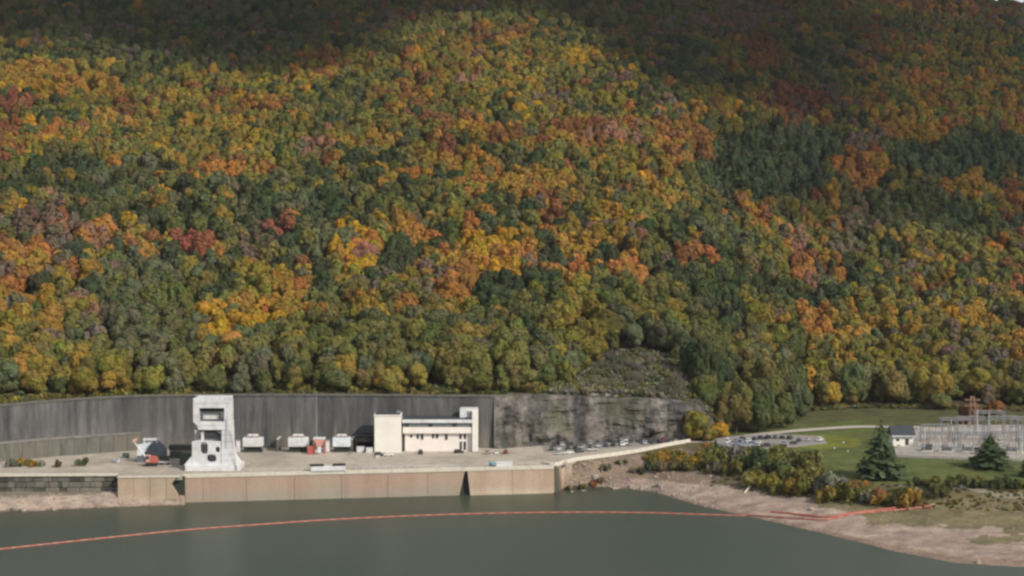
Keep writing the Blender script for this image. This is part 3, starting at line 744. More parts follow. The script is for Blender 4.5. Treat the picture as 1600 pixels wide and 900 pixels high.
# long dark trailer behind excavator
Y = 757.0
t = empty('flatbed_trailer', (X(252, Y), Y, QZ), 'low white flatbed trailer between the red excavator and the dark containers', 'trailer')
MB().box(X(245, Y), X(262, Y), Y, Y + 2.5, QZ + 1.0, QZ + 1.5).build('bed', 'white_paint', t)
MB().box(X(246, Y), X(260, Y), Y + .3, Y + 2.2, QZ + 2.4, QZ + 3.7).build('load', 'dark_metal', t)
for px in (248, 250.5, 259):
    MB().tube((X(px, Y), Y - .1, QZ + .5), (X(px, Y), Y + .4, QZ + .5), .5, n=12).build('wheel', 'rubber', t)
MB().box(X(247, Y), X(248, Y), Y + .3, Y + 2.2, QZ + 1.5, QZ + 2.4).build('stake', 'dark_metal', t)
MB().box(X(259, Y), X(260, Y), Y + .3, Y + 2.2, QZ + 1.5, QZ + 2.4).build('stake', 'dark_metal', t)
# white barge-like stoplog on the coping
p = wall_t(512); Y = p.y
t = empty('stoplog_box', (X(512, Y), Y, QZ), 'long white box lying on the quay edge with two dark covers', 'box')
x0, x1 = X(486, Y), X(540, Y)
vs = []
def qbox(name, mat, a, b_, o0, o1, z0, z1, parent, bevel=.05):
    pa, pb = wall_t(a), wall_t(b_); v_ = []
    for z in (z0, z1):
        for p_, o in ((pa, o1), (pb, o1), (pb, o0), (pa, o0)):
            q = p_ + qn * o; v_.append((q.x, q.y, z))
    return MB().add(v_, [(3, 2, 1, 0), (4, 5, 6, 7), (0, 1, 5, 4), (1, 2, 6, 5), (2, 3, 7, 6), (3, 0, 4, 7)]).build(name, mat, parent, bevel=bevel)
qbox('body', 'white_paint', 485.5, 540, -2.6, 1.3, QZ + .35, QZ + 2.3, t)
qbox('cover', 'black_metal', 484, 506, -2.4, .6, QZ + 2.32, QZ + 3.0, t)
qbox('cover', 'black_metal', 520, 540, -2.4, .6, QZ + 2.32, QZ + 3.0, t)
t = empty('storage_box', wall_t(788) + Vector((0, 0, .3)), 'flat white box lying on the quay edge right of the blue tank', 'box')
qbox('body', 'pale_steel', 775, 801, -2.6, .4, QZ + .32, QZ + 1.9, t)
qbox('lid', 'white_paint', 774.5, 801.5, -2.7, .5, QZ + 1.92, QZ + 2.2, t)
t = empty('water_tank', wall_t(769) + Vector((0, 0, .3)), 'small blue-green tank at the quay edge beside a flat white box', 'tank')
p = wall_t(769) - qn * 1.2
MB().tube((p.x - 1.2, p.y, QZ + 1.5), (p.x + 1.2, p.y, QZ + 1.5), .95, n=14).build('body', 'tank_blue', t, smooth=True)
MB().box(p.x - .9, p.x - .5, p.y - .7, p.y + .7, QZ + .28, QZ + .9).build('foot', 'dark_metal', t)
MB().box(p.x + .5, p.x + .9, p.y - .7, p.y + .7, QZ + .28, QZ + .9).build('foot', 'dark_metal', t)
# quay railing
t = empty('quay_railing', wall_t(620), 'thin pale post and rail fence along the quay edge', 'railing')
prev = None
for px in list(np.arange(380, 484, 11.5)) + list(np.arange(545, 722, 11.5)) + list(np.arange(806, 866, 11.5)):
    p = wall_t(px) - qn * .9
    MB().box(p.x - .06, p.x + .06, p.y - .06, p.y + .06, QZ + .2, QZ + 1.5).build('post', 'pale_steel', t)
    if prev is not None and px - prev[0] < 12:
        MB().tube((prev[1].x, prev[1].y, QZ + 1.45), (p.x, p.y, QZ + 1.45), .06, n=5).build('rail', 'pale_steel', t)
    prev = (px, p)
# crates in front of the tower block
for px, py, s_, mat, txt in ((563, 707, 2.4, 'white_paint', 'white covered crate directly in front of the black shelter'), (577, 708, 2.2, 'pale_steel', 'grey-white crate between the black shelter and the cream tower block'),
                              (547, 711, 1.2, 'grey_paint', 'small grey crate on the deck before the pale blue transformer'), (590, 716, 1.0, 'pale_steel', 'small pale crate alone on the deck below the cream tower block'),
                              (657, 711, 1.5, 'dark_metal', 'small dark crate standing before the long office'), (182, 723, 1.6, 'white_paint', 'small white crate on the deck left of the red excavator'), (196, 716, 2.0, 'green_metal', 'dark green crate just left of the tarpaulin tent')):
    p = atz(px, py, QZ); t = empty('crate', p, txt, 'crate')
    MB().box(p.x - s_ * .7, p.x + s_ * .7, p.y, p.y + s_, QZ + .15, QZ + s_).build('box', mat, t, bevel=.06)
    MB().box(p.x - s_ * .75, p.x + s_ * .75, p.y - .05, p.y + s_ + .05, QZ + s_ + .01, QZ + s_ + .14).build('lid', mat, t)
    MB().box(p.x - s_ * .6, p.x + s_ * .6, p.y + .1, p.y + s_ - .1, QZ, QZ + .14).build('pallet', 'wood_pale', t)

# ------------------------------------------------------------------ parapet, roads, parking
t = empty('parapet_wall', (PAR[2].x, PAR[2].y, QZ), 'pale low parapet curving beside the car park above the rocky bank', 'wall')
def smooth_path(pts, n):
    P_ = [Vector(p) for p in pts]; out = []
    for i in range(len(P_) - 1):
        p0 = P_[max(i - 1, 0)]; p1 = P_[i]; p2 = P_[i + 1]; p3 = P_[min(i + 2, len(P_) - 1)]
        for k_ in range(n):
            s_ = k_ / n
            out.append(0.5 * ((2 * p1) + (p2 - p0) * s_ + (2 * p0 - 5 * p1 + 4 * p2 - p3) * s_ ** 2 + (3 * p1 - p0 - 3 * p2 + p3) * s_ ** 3))
    out.append(P_[-1]); return out
pp_ = smooth_path([atz(848, 723.5, QZ)] + PAR, 4)
for a, b_ in zip(pp_, pp_[1:]):
    d = (b_ - a).normalized(); n_ = Vector((d.y, -d.x, 0))
    a2, b2 = a + d * .04, b_ - d * .04
    v_ = [(q.x, q.y, z) for z in (QZ - .5, QZ + 1.15) for q in (a2 + n_ * .4, b2 + n_ * .4, b2 - n_ * .4, a2 - n_ * .4)]
    MB().add(v_, [(3, 2, 1, 0), (4, 5, 6, 7), (0, 1, 5, 4), (1, 2, 6, 5), (2, 3, 7, 6), (3, 0, 4, 7)]).build('segment', 'kerb', t)
def strip(name, pxs, width, mat, lift=0.06, n=6):
    P_ = smooth_path([atg(a, b_) for a, b_ in pxs], n); v_ = []; f_ = []
    for i, p in enumerate(P_):
        d = (P_[min(i + 1, len(P_) - 1)] - P_[max(i - 1, 0)]); d.z = 0; d.normalize(); n_ = Vector((d.y, -d.x, 0))
        for k_ in (-1, -.5, 0, .5, 1):
            q = p + n_ * width / 2 * k_; v_.append((q.x, q.y, max(gz(q.x, q.y), 0) + lift))
    for i in range(len(P_) - 1):
        for k_ in range(4): f_.append((i * 5 + k_, i * 5 + k_ + 1, i * 5 + k_ + 6, i * 5 + k_ + 5))
    mb = MB().add(v_, f_); return struct(mb.build(name, mat, smooth=True))
strip('access_road', [(1068, 691), (1110, 690), (1160, 683), (1220, 676), (1280, 671), (1345, 667.5), (1420, 668), (1480, 670)], 7.5, 'road', .30)
strip('lake_path', [(1400, 759), (1450, 763), (1500, 766), (1560, 769), (1660, 772)], 2.4, 'dirt', .12)
lot = [atg(1122, 699), atg(1165, 703), (atg(1240, 699)), atg(1292, 693), atg(1285, 682), atg(1215, 678.5), atg(1150, 683), atg(1118, 688)]
zl = max(p.z for p in lot) + .15
poly_sheet('car_park', lot, zl, 'asphalt', 1.2)
pad = [atg(1400, 714), atg(1500, 718), atg(1760, 724), atg(1760, 664), atg(1590, 664), atg(1500, 664), atg(1424, 672), atg(1395, 696)]
zp = max(p.z for p in pad) + .12
poly_sheet('gravel_yard', pad, zp, 'gravel', 1.6)
# marked asphalt of the main car park
mp_ = [atz(850, 707, QZ), atz(1030, 695.5, QZ), atz(1068, 689.5, QZ), atz(1050, 686.5, QZ), atz(950, 690.5, QZ), atz(846, 695.5, QZ)]
poly_sheet('parking_lot', mp_, QZ + .006, 'asphalt', .005)
for i in range(15):
    a = atz(856 + i * 12.1, 704 - i * .82, QZ + .01); 
    o = MB().box(a.x - .06, a.x + .06, a.y, a.y + 5, QZ + .008, QZ + .014).build('bay_marking', 'white_paint'); struct(o)

# ------------------------------------------------------------------ cars
def car_mesh_set(kind, col):
    key = 'car_paint_' + '_'.join('%02d' % int(c * 99) for c in col)
    if key not in M: plain(key, col, 0.3, wear=.08, spec=.6)
    L, W, H = {'sedan': (4.6, 1.8, 1.45), 'suv': (4.8, 1.95, 1.8), 'pickup': (5.6, 2.0, 1.85), 'van': (5.4, 2.05, 2.3)}[kind]
    h = L / 2
    if kind == 'sedan':
        prof = [(-h, .35), (-h, .85), (-h + .9, .95), (h - 1.2, .95), (h, .75), (h, .35)]
        cab = [(-h + .55, .95), (-h + 1.35, H), (h - 2.1, H), (h - 1.25, .95)]
    elif kind == 'suv':
        prof = [(-h, .4), (-h, 1.05), (-h + .3, 1.1), (h - 1.2, 1.1), (h, .95), (h, .4)]
        cab = [(-h + .12, 1.1), (-h + .5, H), (h - 2.0, H), (h - 1.3, 1.1)]
    elif kind == 'van':
        prof = [(-h, .4), (-h, 1.2), (h - .9, 1.2), (h, 1.0), (h, .4)]
        cab = [(-h + .03, 1.2), (-h + .1, H), (h - 1.5, H), (h - .8, 1.2)]
    else:
        prof = [(-h, .5), (-h, 1.15), (h - 1.4, 1.15), (h, 1.0), (h, .5)]
        cab = [(-h + 2.3, 1.15), (-h + 2.5, H), (h - 2.1, H), (h - 1.4, 1.15)]
    ms = {}
    ms['body'] = MB().prism(prof, -W / 2, W / 2, 'y').mesh('car_body', key, bevel=.06)
    c2 = [(a * 1.0, z) for a, z in cab]
    ms['cabin'] = MB().prism(c2, -W / 2 + .14, W / 2 - .14, 'y').mesh('car_cabin', key, bevel=.05)
    zt, zb = cab[1][1] - .12, cab[0][1] + .06
    side = [(cab[0][0] + .3, zb), (cab[1][0] + .12, zt), (cab[2][0] - .12, zt), (cab[3][0] - .3, zb)]
    ms['side_window'] = MB().prism(side, -W / 2 + .11, W / 2 - .11, 'y').mesh('car_side_window', 'glass')
    # windscreen: a slab proud of the front and rear cabin slopes
    def slab(p, q, out):
        d = Vector((q[0] - p[0], 0, q[1] - p[1])); n_ = Vector((d.z, 0, -d.x)).normalized() * out
        a = Vector((p[0], 0, p[1])) + d * .1; b_ = Vector((q[0], 0, q[1])) - d * .1
        v_ = [(a + n_ + Vector((0, s_, 0))) for s_ in (-W / 2 + .22, W / 2 - .22)] + [(b_ + n_ + Vector((0, s_, 0))) for s_ in (W / 2 - .26, -W / 2 + .26)]
        v_ += [x - n_ * 2 for x in v_]
        return MB().add(v_, [(0, 1, 2, 3), (7, 6, 5, 4), (0, 4, 5, 1), (1, 5, 6, 2), (2, 6, 7, 3), (3, 7, 4, 0)]).mesh('car_windscreen', 'glass')
    ms['windscreen'] = slab(cab[3], cab[2], .03)
    ms['rear_window'] = slab(cab[1], cab[0], .03)
    return ms, L, W
wheel_me = MB().tube((0, -.12, 0), (0, .12, 0), .34, n=12).mesh('wheel', 'rubber')
lamp_me = MB().box(-.04, .04, -.2, .2, -.08, .08).mesh('headlight', 'pale_steel')
protos = {}
def place_car(kind, col, loc, rz, label, group):
    k_ = (kind, col)
    if k_ not in protos: protos[k_] = car_mesh_set(kind, col)
    ms, L, W = protos[k_]
    e = local(empty('parked_car', loc, label, 'car', group)); e.rotation_euler.z = rz
    for nme, me_ in ms.items(): link(nme, me_, e)
    for sx in (-L / 2 + .85, L / 2 - .9):
        for sy in (-W / 2 + .08, W / 2 - .08):
            w_ = link('wheel', wheel_me, e); w_.location = (sx, sy, .34)
    for sy in (-W / 2 + .35, W / 2 - .35):
        w_ = link('headlight', lamp_me, e); w_.location = (L / 2 + .01, sy, .72)
COLS = {'black': (.02, .02, .022), 'dark grey': (.07, .075, .08), 'navy': (.03, .04, .09), 'silver': (.45, .46, .48), 'white': (.78, .78, .77),
        'dark red': (.20, .03, .03), 'dark green': (.04, .07, .05), 'tan': (.38, .33, .26), 'blue grey': (.22, .28, .36)}
ORD = ['first', 'second', 'third', 'fourth', 'fifth', 'sixth', 'seventh', 'eighth', 'ninth', 'tenth', 'eleventh', 'twelfth', 'thirteenth', 'fourteenth', 'fifteenth', 'sixteenth', 'seventeenth', 'eighteenth', 'nineteenth', 'twentieth', 'twenty-first', 'twenty-second', 'twenty-third', 'twenty-fourth', 'twenty-fifth', 'twenty-sixth', 'twenty-seventh', 'twenty-eighth', 'twenty-ninth', 'thirtieth', 'thirty-first', 'thirty-second', 'thirty-third', 'thirty-fourth', 'thirty-fifth']
seq = ['dark grey', 'white', 'dark green', 'black', 'silver', 'dark grey', 'silver', 'navy', 'black', 'white', 'blue grey', 'white', 'silver', 'dark grey', 'black', 'navy', 'silver']
kinds = ['suv', 'sedan', 'pickup', 'suv', 'sedan', 'suv', 'pickup', 'sedan', 'suv', 'suv', 'sedan', 'van', 'suv', 'sedan', 'suv', 'sedan', 'sedan']
for i in range(17):
    px = 862 + i * 12.1 + rnd.uniform(-1, 1); py = 703.4 - i * .82
    if i == 11: px = 978
    place_car(kinds[i], COLS[seq[i]], atz(px, py, QZ + .02), R(90 + rnd.uniform(-6, 6)), '%s %s, %s from the office end of the nearer cliffside car row' % (seq[i], kinds[i], ORD[i]), 'cars in the cliffside car park')
seq2 = ['black', 'silver', 'black', 'dark green', 'tan', 'black', 'navy', 'dark grey', 'silver', 'black', 'navy', 'black', 'dark grey', 'dark red']
for i in range(14):
    px = 866 + i * 13.4 + rnd.uniform(-2, 2); py = 697.2 - i * .62
    kd = rnd.choice(['suv', 'sedan', 'pickup'])
    place_car(kd, COLS[seq2[i]], atz(px, py, QZ + .02), R(-90 + rnd.uniform(-6, 6)), '%s %s, %s from the office end of the rear cliffside car row' % (seq2[i], kd, ORD[i]), 'cars in the cliffside car park')
seq4 = [('silver', 'sedan', 874, 710.5), ('white', 'sedan', 889, 709), ('dark grey', 'suv', 905, 707), ('silver', 'pickup', 925, 704.6)]
for i, (c_, kd, px, py) in enumerate(seq4):
    place_car(kd, COLS[c_], atz(px, py, QZ + .02), R(20), '%s %s lengthways by the pale parapet, %s from the quay end' % (c_, kd, ORD[i]), 'cars beside the parapet')
for i, (px, py, c_, kd, rz) in enumerate(((762, 709, 'tan', 'suv', 80), (775, 708.6, 'white', 'sedan', 95), (790, 708.4, 'dark red', 'suv', 88))):
    place_car(kd, COLS[c_], atz(px, py, QZ + .02), R(rz), '%s %s in the row of three past the office, %s from office' % (c_, kd, ORD[i]), 'three cars past the office')
for px, py, c_, kd, rz, txt in ((593, 712, 'dark grey', 'suv', 10, 'dark grey car beneath the cream tower block, nearer the black shelter'), (607, 712.5, 'white', 'sedan', 5, 'white car beneath the cream tower block, nearer the office'),
                                (717, 708, 'black', 'suv', 4, 'black car outside the office door'), (657, 707, 'dark grey', 'sedan', 90, 'dark grey car before the long office windows')):
    place_car(kd, COLS[c_], atz(px, py, QZ + .02), R(rz), txt, 'cars by the office')
far = [(1129, 694.5, 'silver', 'sedan'), (1143, 699, 'silver', 'suv'), (1158, 693.5, 'blue grey', 'van'), (1172, 695, 'blue grey', 'suv'), (1186, 693, 'white', 'sedan'), (1224, 695, 'silver', 'suv'), (1238, 694, 'dark grey', 'sedan'), (1137, 692, 'white', 'van'), (1150, 690, 'blue grey', 'sedan'), (1160, 688, 'black', 'suv'), (1170, 690.5, 'white', 'suv'), (1178, 687, 'black', 'sedan'), (1188, 686, 'navy', 'suv'), (1199, 685.5, 'black', 'pickup'),
       (1211, 685, 'dark grey', 'suv'), (1222, 685, 'black', 'sedan'), (1234, 686, 'black', 'suv'), (1196, 698, 'dark grey', 'suv'), (1210, 697, 'tan', 'sedan'), (1150, 697, 'blue grey', 'pickup'), (1166, 698, 'silver', 'sedan'), (1180, 697.5, 'silver', 'suv'), (1248, 690, 'dark grey', 'suv'), (1262, 688.5, 'silver', 'sedan'), (1281, 689, 'white', 'suv')]
fs_ = sorted(far)
for i, (px, py, c_, kd) in enumerate(fs_):
    p = atz(px, py, zl)
    place_car(kd, COLS[c_], (p.x, p.y, zl + .02), R(70 + rnd.uniform(-8, 8) + (0 if py < 694 else 90)), '%s %s in the lawnside car park, %s counting from the cliff' % (c_, kd, ORD[i]), 'cars in the lawnside car park')

# ------------------------------------------------------------------ substation
def lattice(mb, a, b_, w_, n, r=.07):
    a = Vector(a); b_ = Vector(b_); d = (b_ - a).normalized()
    u = d.cross(Vector((0, 1, 0))); u = u.normalized() if u.length > .01 else Vector((1, 0, 0)); v_ = d.cross(u)
    cs = [(u * i + v_ * j) * w_ / 2 for i, j in ((-1, -1), (1, -1), (1, 1), (-1, 1))]
    for c_ in cs: mb.tube(a + c_, b_ + c_, r, n=4)
    L = (b_ - a)
    for k_ in range(n):
        p, q = a + L * k_ / n, a + L * (k_ + 1) / n
        for i in range(4): mb.tube(p + cs[i], q + cs[(i + 1) % 4], r * .7, n=3)
    return mb
def gantry_frame(px, py, wpx, h, label):
    p = atz(px, py, zp); q = atz(px + wpx, py, zp)
    t = empty('substation_portal', (p.x, p.y, zp), label, 'steel portal', 'steel portals in the substation')
    for a in (p, q): lattice(MB(), (a.x, a.y, zp), (a.x, a.y, zp + h), 1.1, 7, .11).build('column', 'galvanised', t)
    lattice(MB(), (p.x + .6, p.y, zp + h - .8), (q.x - .6, q.y, zp + h - .8), 1.2, 8, .11).build('beam', 'galvanised', t)
    for k_ in (.25, .5, .75):
        xx = p.x + (q.x - p.x) * k_
        MB().tube((xx, p.y - .3, zp + h - 1.5), (xx, p.y - .3, zp + h - 4.2), .16, .16, 6).build('insulator', 'insulator', t)
    return p, q
rows_ = [(1450, 700, 40, 8), (1499, 701, 40, 8), (1548, 703, 42, 9), (1600, 704, 42, 9), (1440, 690, 44, 8.5), (1494, 689, 42, 12), (1545, 690, 44, 12.5), (1598, 690, 44, 10), (1470, 679, 44, 8.5), (1524, 679, 44, 12), (1580, 679, 44, 9)]
rn = ['front', 'front', 'front', 'front', 'middle', 'middle', 'middle', 'middle', 'rear', 'rear', 'rear']
cnt = {}
for i, (px, py, wd, h) in enumerate(rows_):
    k_ = cnt.get(rn[i], 0); cnt[rn[i]] = k_ + 1
    gantry_frame(px, py, wd, h, 'grey steel lattice portal in the substation\'s %s row, %s from the control house' % (rn[i], ORD[k_]))
for i, (px, py, h) in enumerate(((1468, 706, 8), (1527, 684, 14), (1562, 700, 11), (1597, 708, 11), (1486, 684, 9), (1545, 684, 13))):
    p = atz(px, py, zp); t = empty('lightning_mast', p, 'slender pale lightning mast in the substation, %s from the control house' % ORD[[0, 2, 4, 5, 1, 3][i]], 'mast', 'lightning masts in the substation')
    MB().tube(p, p + Vector((0, 0, h)), .28, .12, 8).build('pole', 'pale_steel', t)
    MB().box(p.x - .5, p.x + .5, p.y - .5, p.y + .5, zp, zp + .5).build('base', 'kerb', t)
for i, (px, py) in enumerate(((1449, 705), (1481, 706), (1513, 706), (1582, 707))):
    p = atz(px, py, zp); t = empty('power_transformer', p, 'dark grey power transformer in the substation, %s from the control house' % ORD[i], 'transformer', 'transformers in the substation')
    MB().box(p.x - 2.2, p.x + 2.2, p.y, p.y + 2.6, zp + .4, zp + 3.0).build('tank', 'grey_paint' if i else 'dark_metal', t, bevel=.1)
    MB().box(p.x - 2.6, p.x + 2.6, p.y - .2, p.y + 2.8, zp, zp + .4).build('base', 'kerb', t)
    for k_ in range(5): MB().box(p.x - 2.1 + k_ * .9, p.x - 1.9 + k_ * .9, p.y - .6, p.y - .02, zp + .6, zp + 2.6).build('fin', 'grey_paint', t)
    for k_ in (-1.2, 0, 1.2): MB().tube((p.x + k_, p.y + 1.2, zp + 3), (p.x + k_, p.y + 1.2, zp + 4.8), .25, .12, 6).build('bushing', 'insulator', t)
gi = 0
for rr, py in (('front', 709.5), ('middle', 696), ('rear', 685)):
    for k_ in range(7):
        px = 1440 + k_ * 24 + (6 if rr == 'middle' else 0)
        p = atz(px, py, zp); t = empty('switchgear', p, 'white-topped switchgear stand in the %s switchgear row, %s from the control house' % (rr, ORD[k_]), 'switchgear', 'switchgear stands in the substation')
        for s_ in (-1.2, 1.2): MB().box(p.x + s_ - .12, p.x + s_ + .12, p.y, p.y + .25, zp, zp + 3.2).build('leg', 'galvanised', t)
        MB().box(p.x - 1.6, p.x + 1.6, p.y - .1, p.y + .4, zp + 3.2, zp + 3.5).build('beam', 'galvanised', t)
        for s_ in (-1.3, 0, 1.3): MB().tube((p.x + s_, p.y + .1, zp + 3.5), (p.x + s_, p.y + .1, zp + 5.4), .2, .12, 6).build('insulator', 'pale_steel', t)
# busbar wires
for i, (a, b_, h, txt) in enumerate((((1450, 700), (1642, 704), 7.4, 'front'), ((1440, 690), (1642, 690), 8.0, 'middle'), ((1470, 679), (1624, 679), 8.0, 'rear'))):
    t = empty('overhead_wires', atz(a[0], a[1], zp + h), 'bundle of three pale overhead wires along the %s row of substation portals' % txt, 'wires', 'substation wires')
    for k_ in range(3):
        p, q = atz(a[0], a[1], zp), atz(b_[0], b_[1], zp)
        off = Vector((0, -1.2 + k_ * 1.2, h - k_ * .3)); prev = None
        for s_ in range(13):
            u = s_ / 12; sag = -0.9 * math.sin(math.pi * ((u * 4) % 1))
            r_ = p.lerp(q, u) + off + Vector((0, 0, sag))
            if prev is not None: mbw.tube(prev, r_, .05, n=4)
            else: mbw = MB()
            prev = r_
        mbw.build('wire', 'galvanised', t)
# control house
p = atz(1413, 697, zp); Y = p.y
t = empty('control_house', (p.x, p.y, zp), 'small cream control house with dark gabled roof beside the substation', 'house')
x0, x1 = X(1398, Y), X(1430, Y); zt = zp + 5.0
plate([(x0, zp), (x1, zp), (x1, zt), (x0, zt)], [[(X(1417, Y), zp + .3), (X(1423, Y), zp + .3), (X(1423, Y), zp + 3.4), (X(1417, Y), zp + 3.4)], [(X(1403, Y), zp + 2.2), (X(1408, Y), zp + 2.2), (X(1408, Y), zp + 3.6), (X(1403, Y), zp + 3.6)]], Y, .4, 'wall', 'cream_wall', t)
MB().box(x0, x0 + .4, Y + .41, Y + 9, zp, zt).build('wall', 'cream_wall', t)
MB().box(x1 - .4, x1, Y + .41, Y + 9, zp, zt).build('wall', 'cream_wall', t)
MB().box(x0 + .41, x1 - .41, Y + 8.6, Y + 9, zp, zt).build('wall', 'cream_wall', t)
MB().box(X(1417, Y), X(1423, Y), Y + .25, Y + .35, zp + .3, zp + 3.4).build('door', 'dark_metal', t)
MB().box(X(1403, Y), X(1408, Y), Y + .25, Y + .35, zp + 2.2, zp + 3.6).build('window', 'glass', t)
MB().prism([(Y - 1.2, zt + .02), (Y + 4.5, zt + 4.2), (Y + 10.2, zt + .02)], x0 - .9, x1 + .9, 'x').build('roof', 'dark_roof', t)
MB().box(x0 - .9, x1 + .9, Y - 1.35, Y - 1.21, zt - .35, zt + .1).build('gutter', 'white_paint', t)
# yard fence
fp = smooth_path([atg(1392, 716), atg(1440, 719), atg(1500, 722), atg(1600, 727), atg(1700, 730)], 9)
t = empty('yard_fence', fp[0], 'thin grey post and rail fence along the near side of the substation', 'fence')
for a, b_ in zip(fp, fp[1:]):
    a.z = gz(a.x, a.y); b_.z = gz(b_.x, b_.y)
    MB().tube(a, a + Vector((0, 0, 2.2)), .07, n=5).build('post', 'galvanised', t)
    for h in (1.1, 2.1): MB().tube(a + Vector((0, 0, h)), b_ + Vector((0, 0, h)), .05, n=4).build('rail', 'galvanised', t)
# brown lattice pylon behind the yard + guard rail
p = atg(1519, 664); t = empty('pylon', p, 'rust-brown lattice pylon rising behind the middle of the substation', 'pylon')
mb = MB(); H = 15
for i in range(5):
    z0, z1 = H * i / 5, H * (i + 1) / 5; w0, w1 = 2.2 - 1.5 * i / 5, 2.2 - 1.5 * (i + 1) / 5
    c0 = [Vector((p.x + a * w0, p.y + b_ * w0, p.z + z0)) for a, b_ in ((-1, -1), (1, -1), (1, 1), (-1, 1))]
    c1 = [Vector((p.x + a * w1, p.y + b_ * w1, p.z + z1)) for a, b_ in ((-1, -1), (1, -1), (1, 1), (-1, 1))]
    for k_ in range(4):
        mb.tube(c0[k_], c1[k_], .13, n=4); mb.tube(c0[k_], c1[(k_ + 1) % 4], .09, n=3); mb.tube(c0[(k_ + 1) % 4], c1[k_], .09, n=3)
mb.build('tower', 'insulator', t)
for h in (10, 13): lattice(MB(), (p.x - 4, p.y, p.z + h), (p.x + 4, p.y, p.z + h), .7, 8, .08).build('crossarm', 'insulator', t)
gr = smooth_path([atg(1540, 622), atg(1570, 624), atg(1610, 627), atg(1680, 630)], 6)
t = empty('guard_rail', gr[0], 'pale guard rail along the hillside track behind the substation', 'guard rail')
for a, b_ in zip(gr, gr[1:]):
    MB().tube((a.x, a.y, a.z), (a.x, a.y, a.z + 1.1), .12, n=5).build('post', 'pale_steel', t)
    v_ = [(a.x, a.y - .15, a.z + .6), (b_.x, b_.y - .15, b_.z + .6), (b_.x, b_.y - .05, b_.z + .6), (a.x, a.y - .05, a.z + .6), (a.x, a.y - .15, a.z + 1.15), (b_.x, b_.y - .15, b_.z + 1.15), (b_.x, b_.y - .05, b_.z + 1.15), (a.x, a.y - .05, a.z + 1.15)]
    MB().add(v_, [(3, 2, 1, 0), (4, 5, 6, 7), (0, 1, 5, 4), (1, 2, 6, 5), (2, 3, 7, 6), (3, 0, 4, 7)]).build('rail', 'pale_steel', t)
# small white lawn signs / boxes
for px, py, txt in ((1282, 689, None), (1304, 703, 'small white marker post on the bright lawn nearest the car park'), (1318, 694, 'small pale marker post on the bright lawn beside the conifer'), (1325, 708, 'small white marker post at the edge of the conifer shadow')):
    if not txt: continue
    p = atg(px, py); t = empty('marker_post', p, txt, 'post', 'marker posts on the lawn')
    MB().box(p.x - .35, p.x + .35, p.y - .1, p.y + .1, p.z + .7, p.z + 1.2).build('plate', 'white_paint', t)
    MB().box(p.x - .07, p.x + .07, p.y - .05, p.y + .05, p.z - .2, p.z + .69).build('post', 'galvanised', t)

# ------------------------------------------------------------------ rocks, log, boom
def rock_mesh(seed, n=2):
    bm = bmesh.new(); bmesh.ops.create_icosphere(bm, subdivisions=n, radius=1)
    r_ = np.random.default_rng(seed); ax = r_.normal(size=(7, 3)); ax /= np.linalg.norm(ax, axis=1)[:, None]; dd = r_.uniform(.55, .85, 7)
    for v_ in bm.verts:
        c_ = np.array(v_.co)
        for a, d in zip(ax, dd):
            k_ = c_ @ a
            if k_ > d: c_ = c_ - a * (k_ - d)
        v_.co = Vector(c_ * (1 + r_.normal() * .02)); v_.co.z *= .7
    me_ = bpy.data.meshes.new('rock'); bm.to_mesh(me_); bm.free(); me_.materials.append(M['boulder']); return me_
rocks = [rock_mesh(i) for i in range(5)]
for i, (px, py, s_, txt) in enumerate(((878, 763, 2.4, 'large pale boulder at the waterline touching the quay wall end'), (893, 759, 1.8, 'pale boulder in the shallows, second out from the quay wall end'), (912, 757, 2.0, 'flat brown boulder at the waterline midway along the rocky cove'),
        (930, 757, 2.3, 'squat pale boulder at the waterline left of the dark inlet'), (1031, 760, 1.8, 'pale boulder standing alone on the beach where it widens'), (960, 752, 2.0, 'brown boulder above the dark inlet in the cove'), (1503, 779, 1.9, 'white boulder on the grass above the beach below the substation'),
        (25, 797, 2.3, 'wide low boulder at the waterline under the masonry wall'), (37, 799, 1.8, 'dark boulder awash beside the wide low boulder'), (84, 797, 1.6, 'small boulder at the waterline below the bench wall'), (1268, 797, 1.6, 'pale boulder lying beside the stranded boom'), (1528, 880, 1.5, 'pale boulder at the tip of the beach in the shallows'),
        (1345, 772, 1.4, 'small tan boulder among the orange shrubs'), (985, 762, 1.6, 'small boulder on the cove shore before the beach'))):
    p = atg(px, py, 1); o = link('boulder', rocks[i % 5]); o.location = p + Vector((0, 0, s_ * .2)); o.scale = (s_, s_ * .8, s_); o.rotation_euler.z = i * 1.3
    if px == 1503:
        me_ = rocks[i % 5].copy(); me_.materials.clear(); me_.materials.append(M['white_paint']); o.data = me_
    tag(o, txt, 'boulder')
mb_v = []; mb_f = []
tmpl = [(np.array([v_.co[:] for v_ in me_.vertices]), [tuple(p_.vertices) for p_ in me_.polygons]) for me_ in [rock_mesh(20 + i, 1) for i in range(4)]]
def scatter_rocks(n, pick):
    for _ in range(n):
        px, D, s_ = pick(); x = (px - 800) / F * D; z = gz(x, D)
        if z < -1: continue
        V, Fc = tmpl[rnd.randrange(4)]; a = rnd.uniform(0, 6.3); ca_, sa_ = math.cos(a), math.sin(a)
        sc = np.array([s_ * rnd.uniform(.8, 1.5), s_, s_ * rnd.uniform(.6, 1)])
        W_ = V * sc; W_ = np.stack([W_[:, 0] * ca_ - W_[:, 1] * sa_ + x, W_[:, 0] * sa_ + W_[:, 1] * ca_ + D, W_[:, 2] + z], 1)
        k_ = len(mb_v); mb_v.extend(W_.tolist()); mb_f.extend([tuple(i + k_ for i in f_) for f_ in Fc])
def pk_shore():
    px = rnd.uniform(868, 1130); a, b_ = float(T(_sh, px)), float(T(_tp, px)); return px, a + (b_ - a) * rnd.random() ** 1.2, rnd.uniform(.3, 1.0)
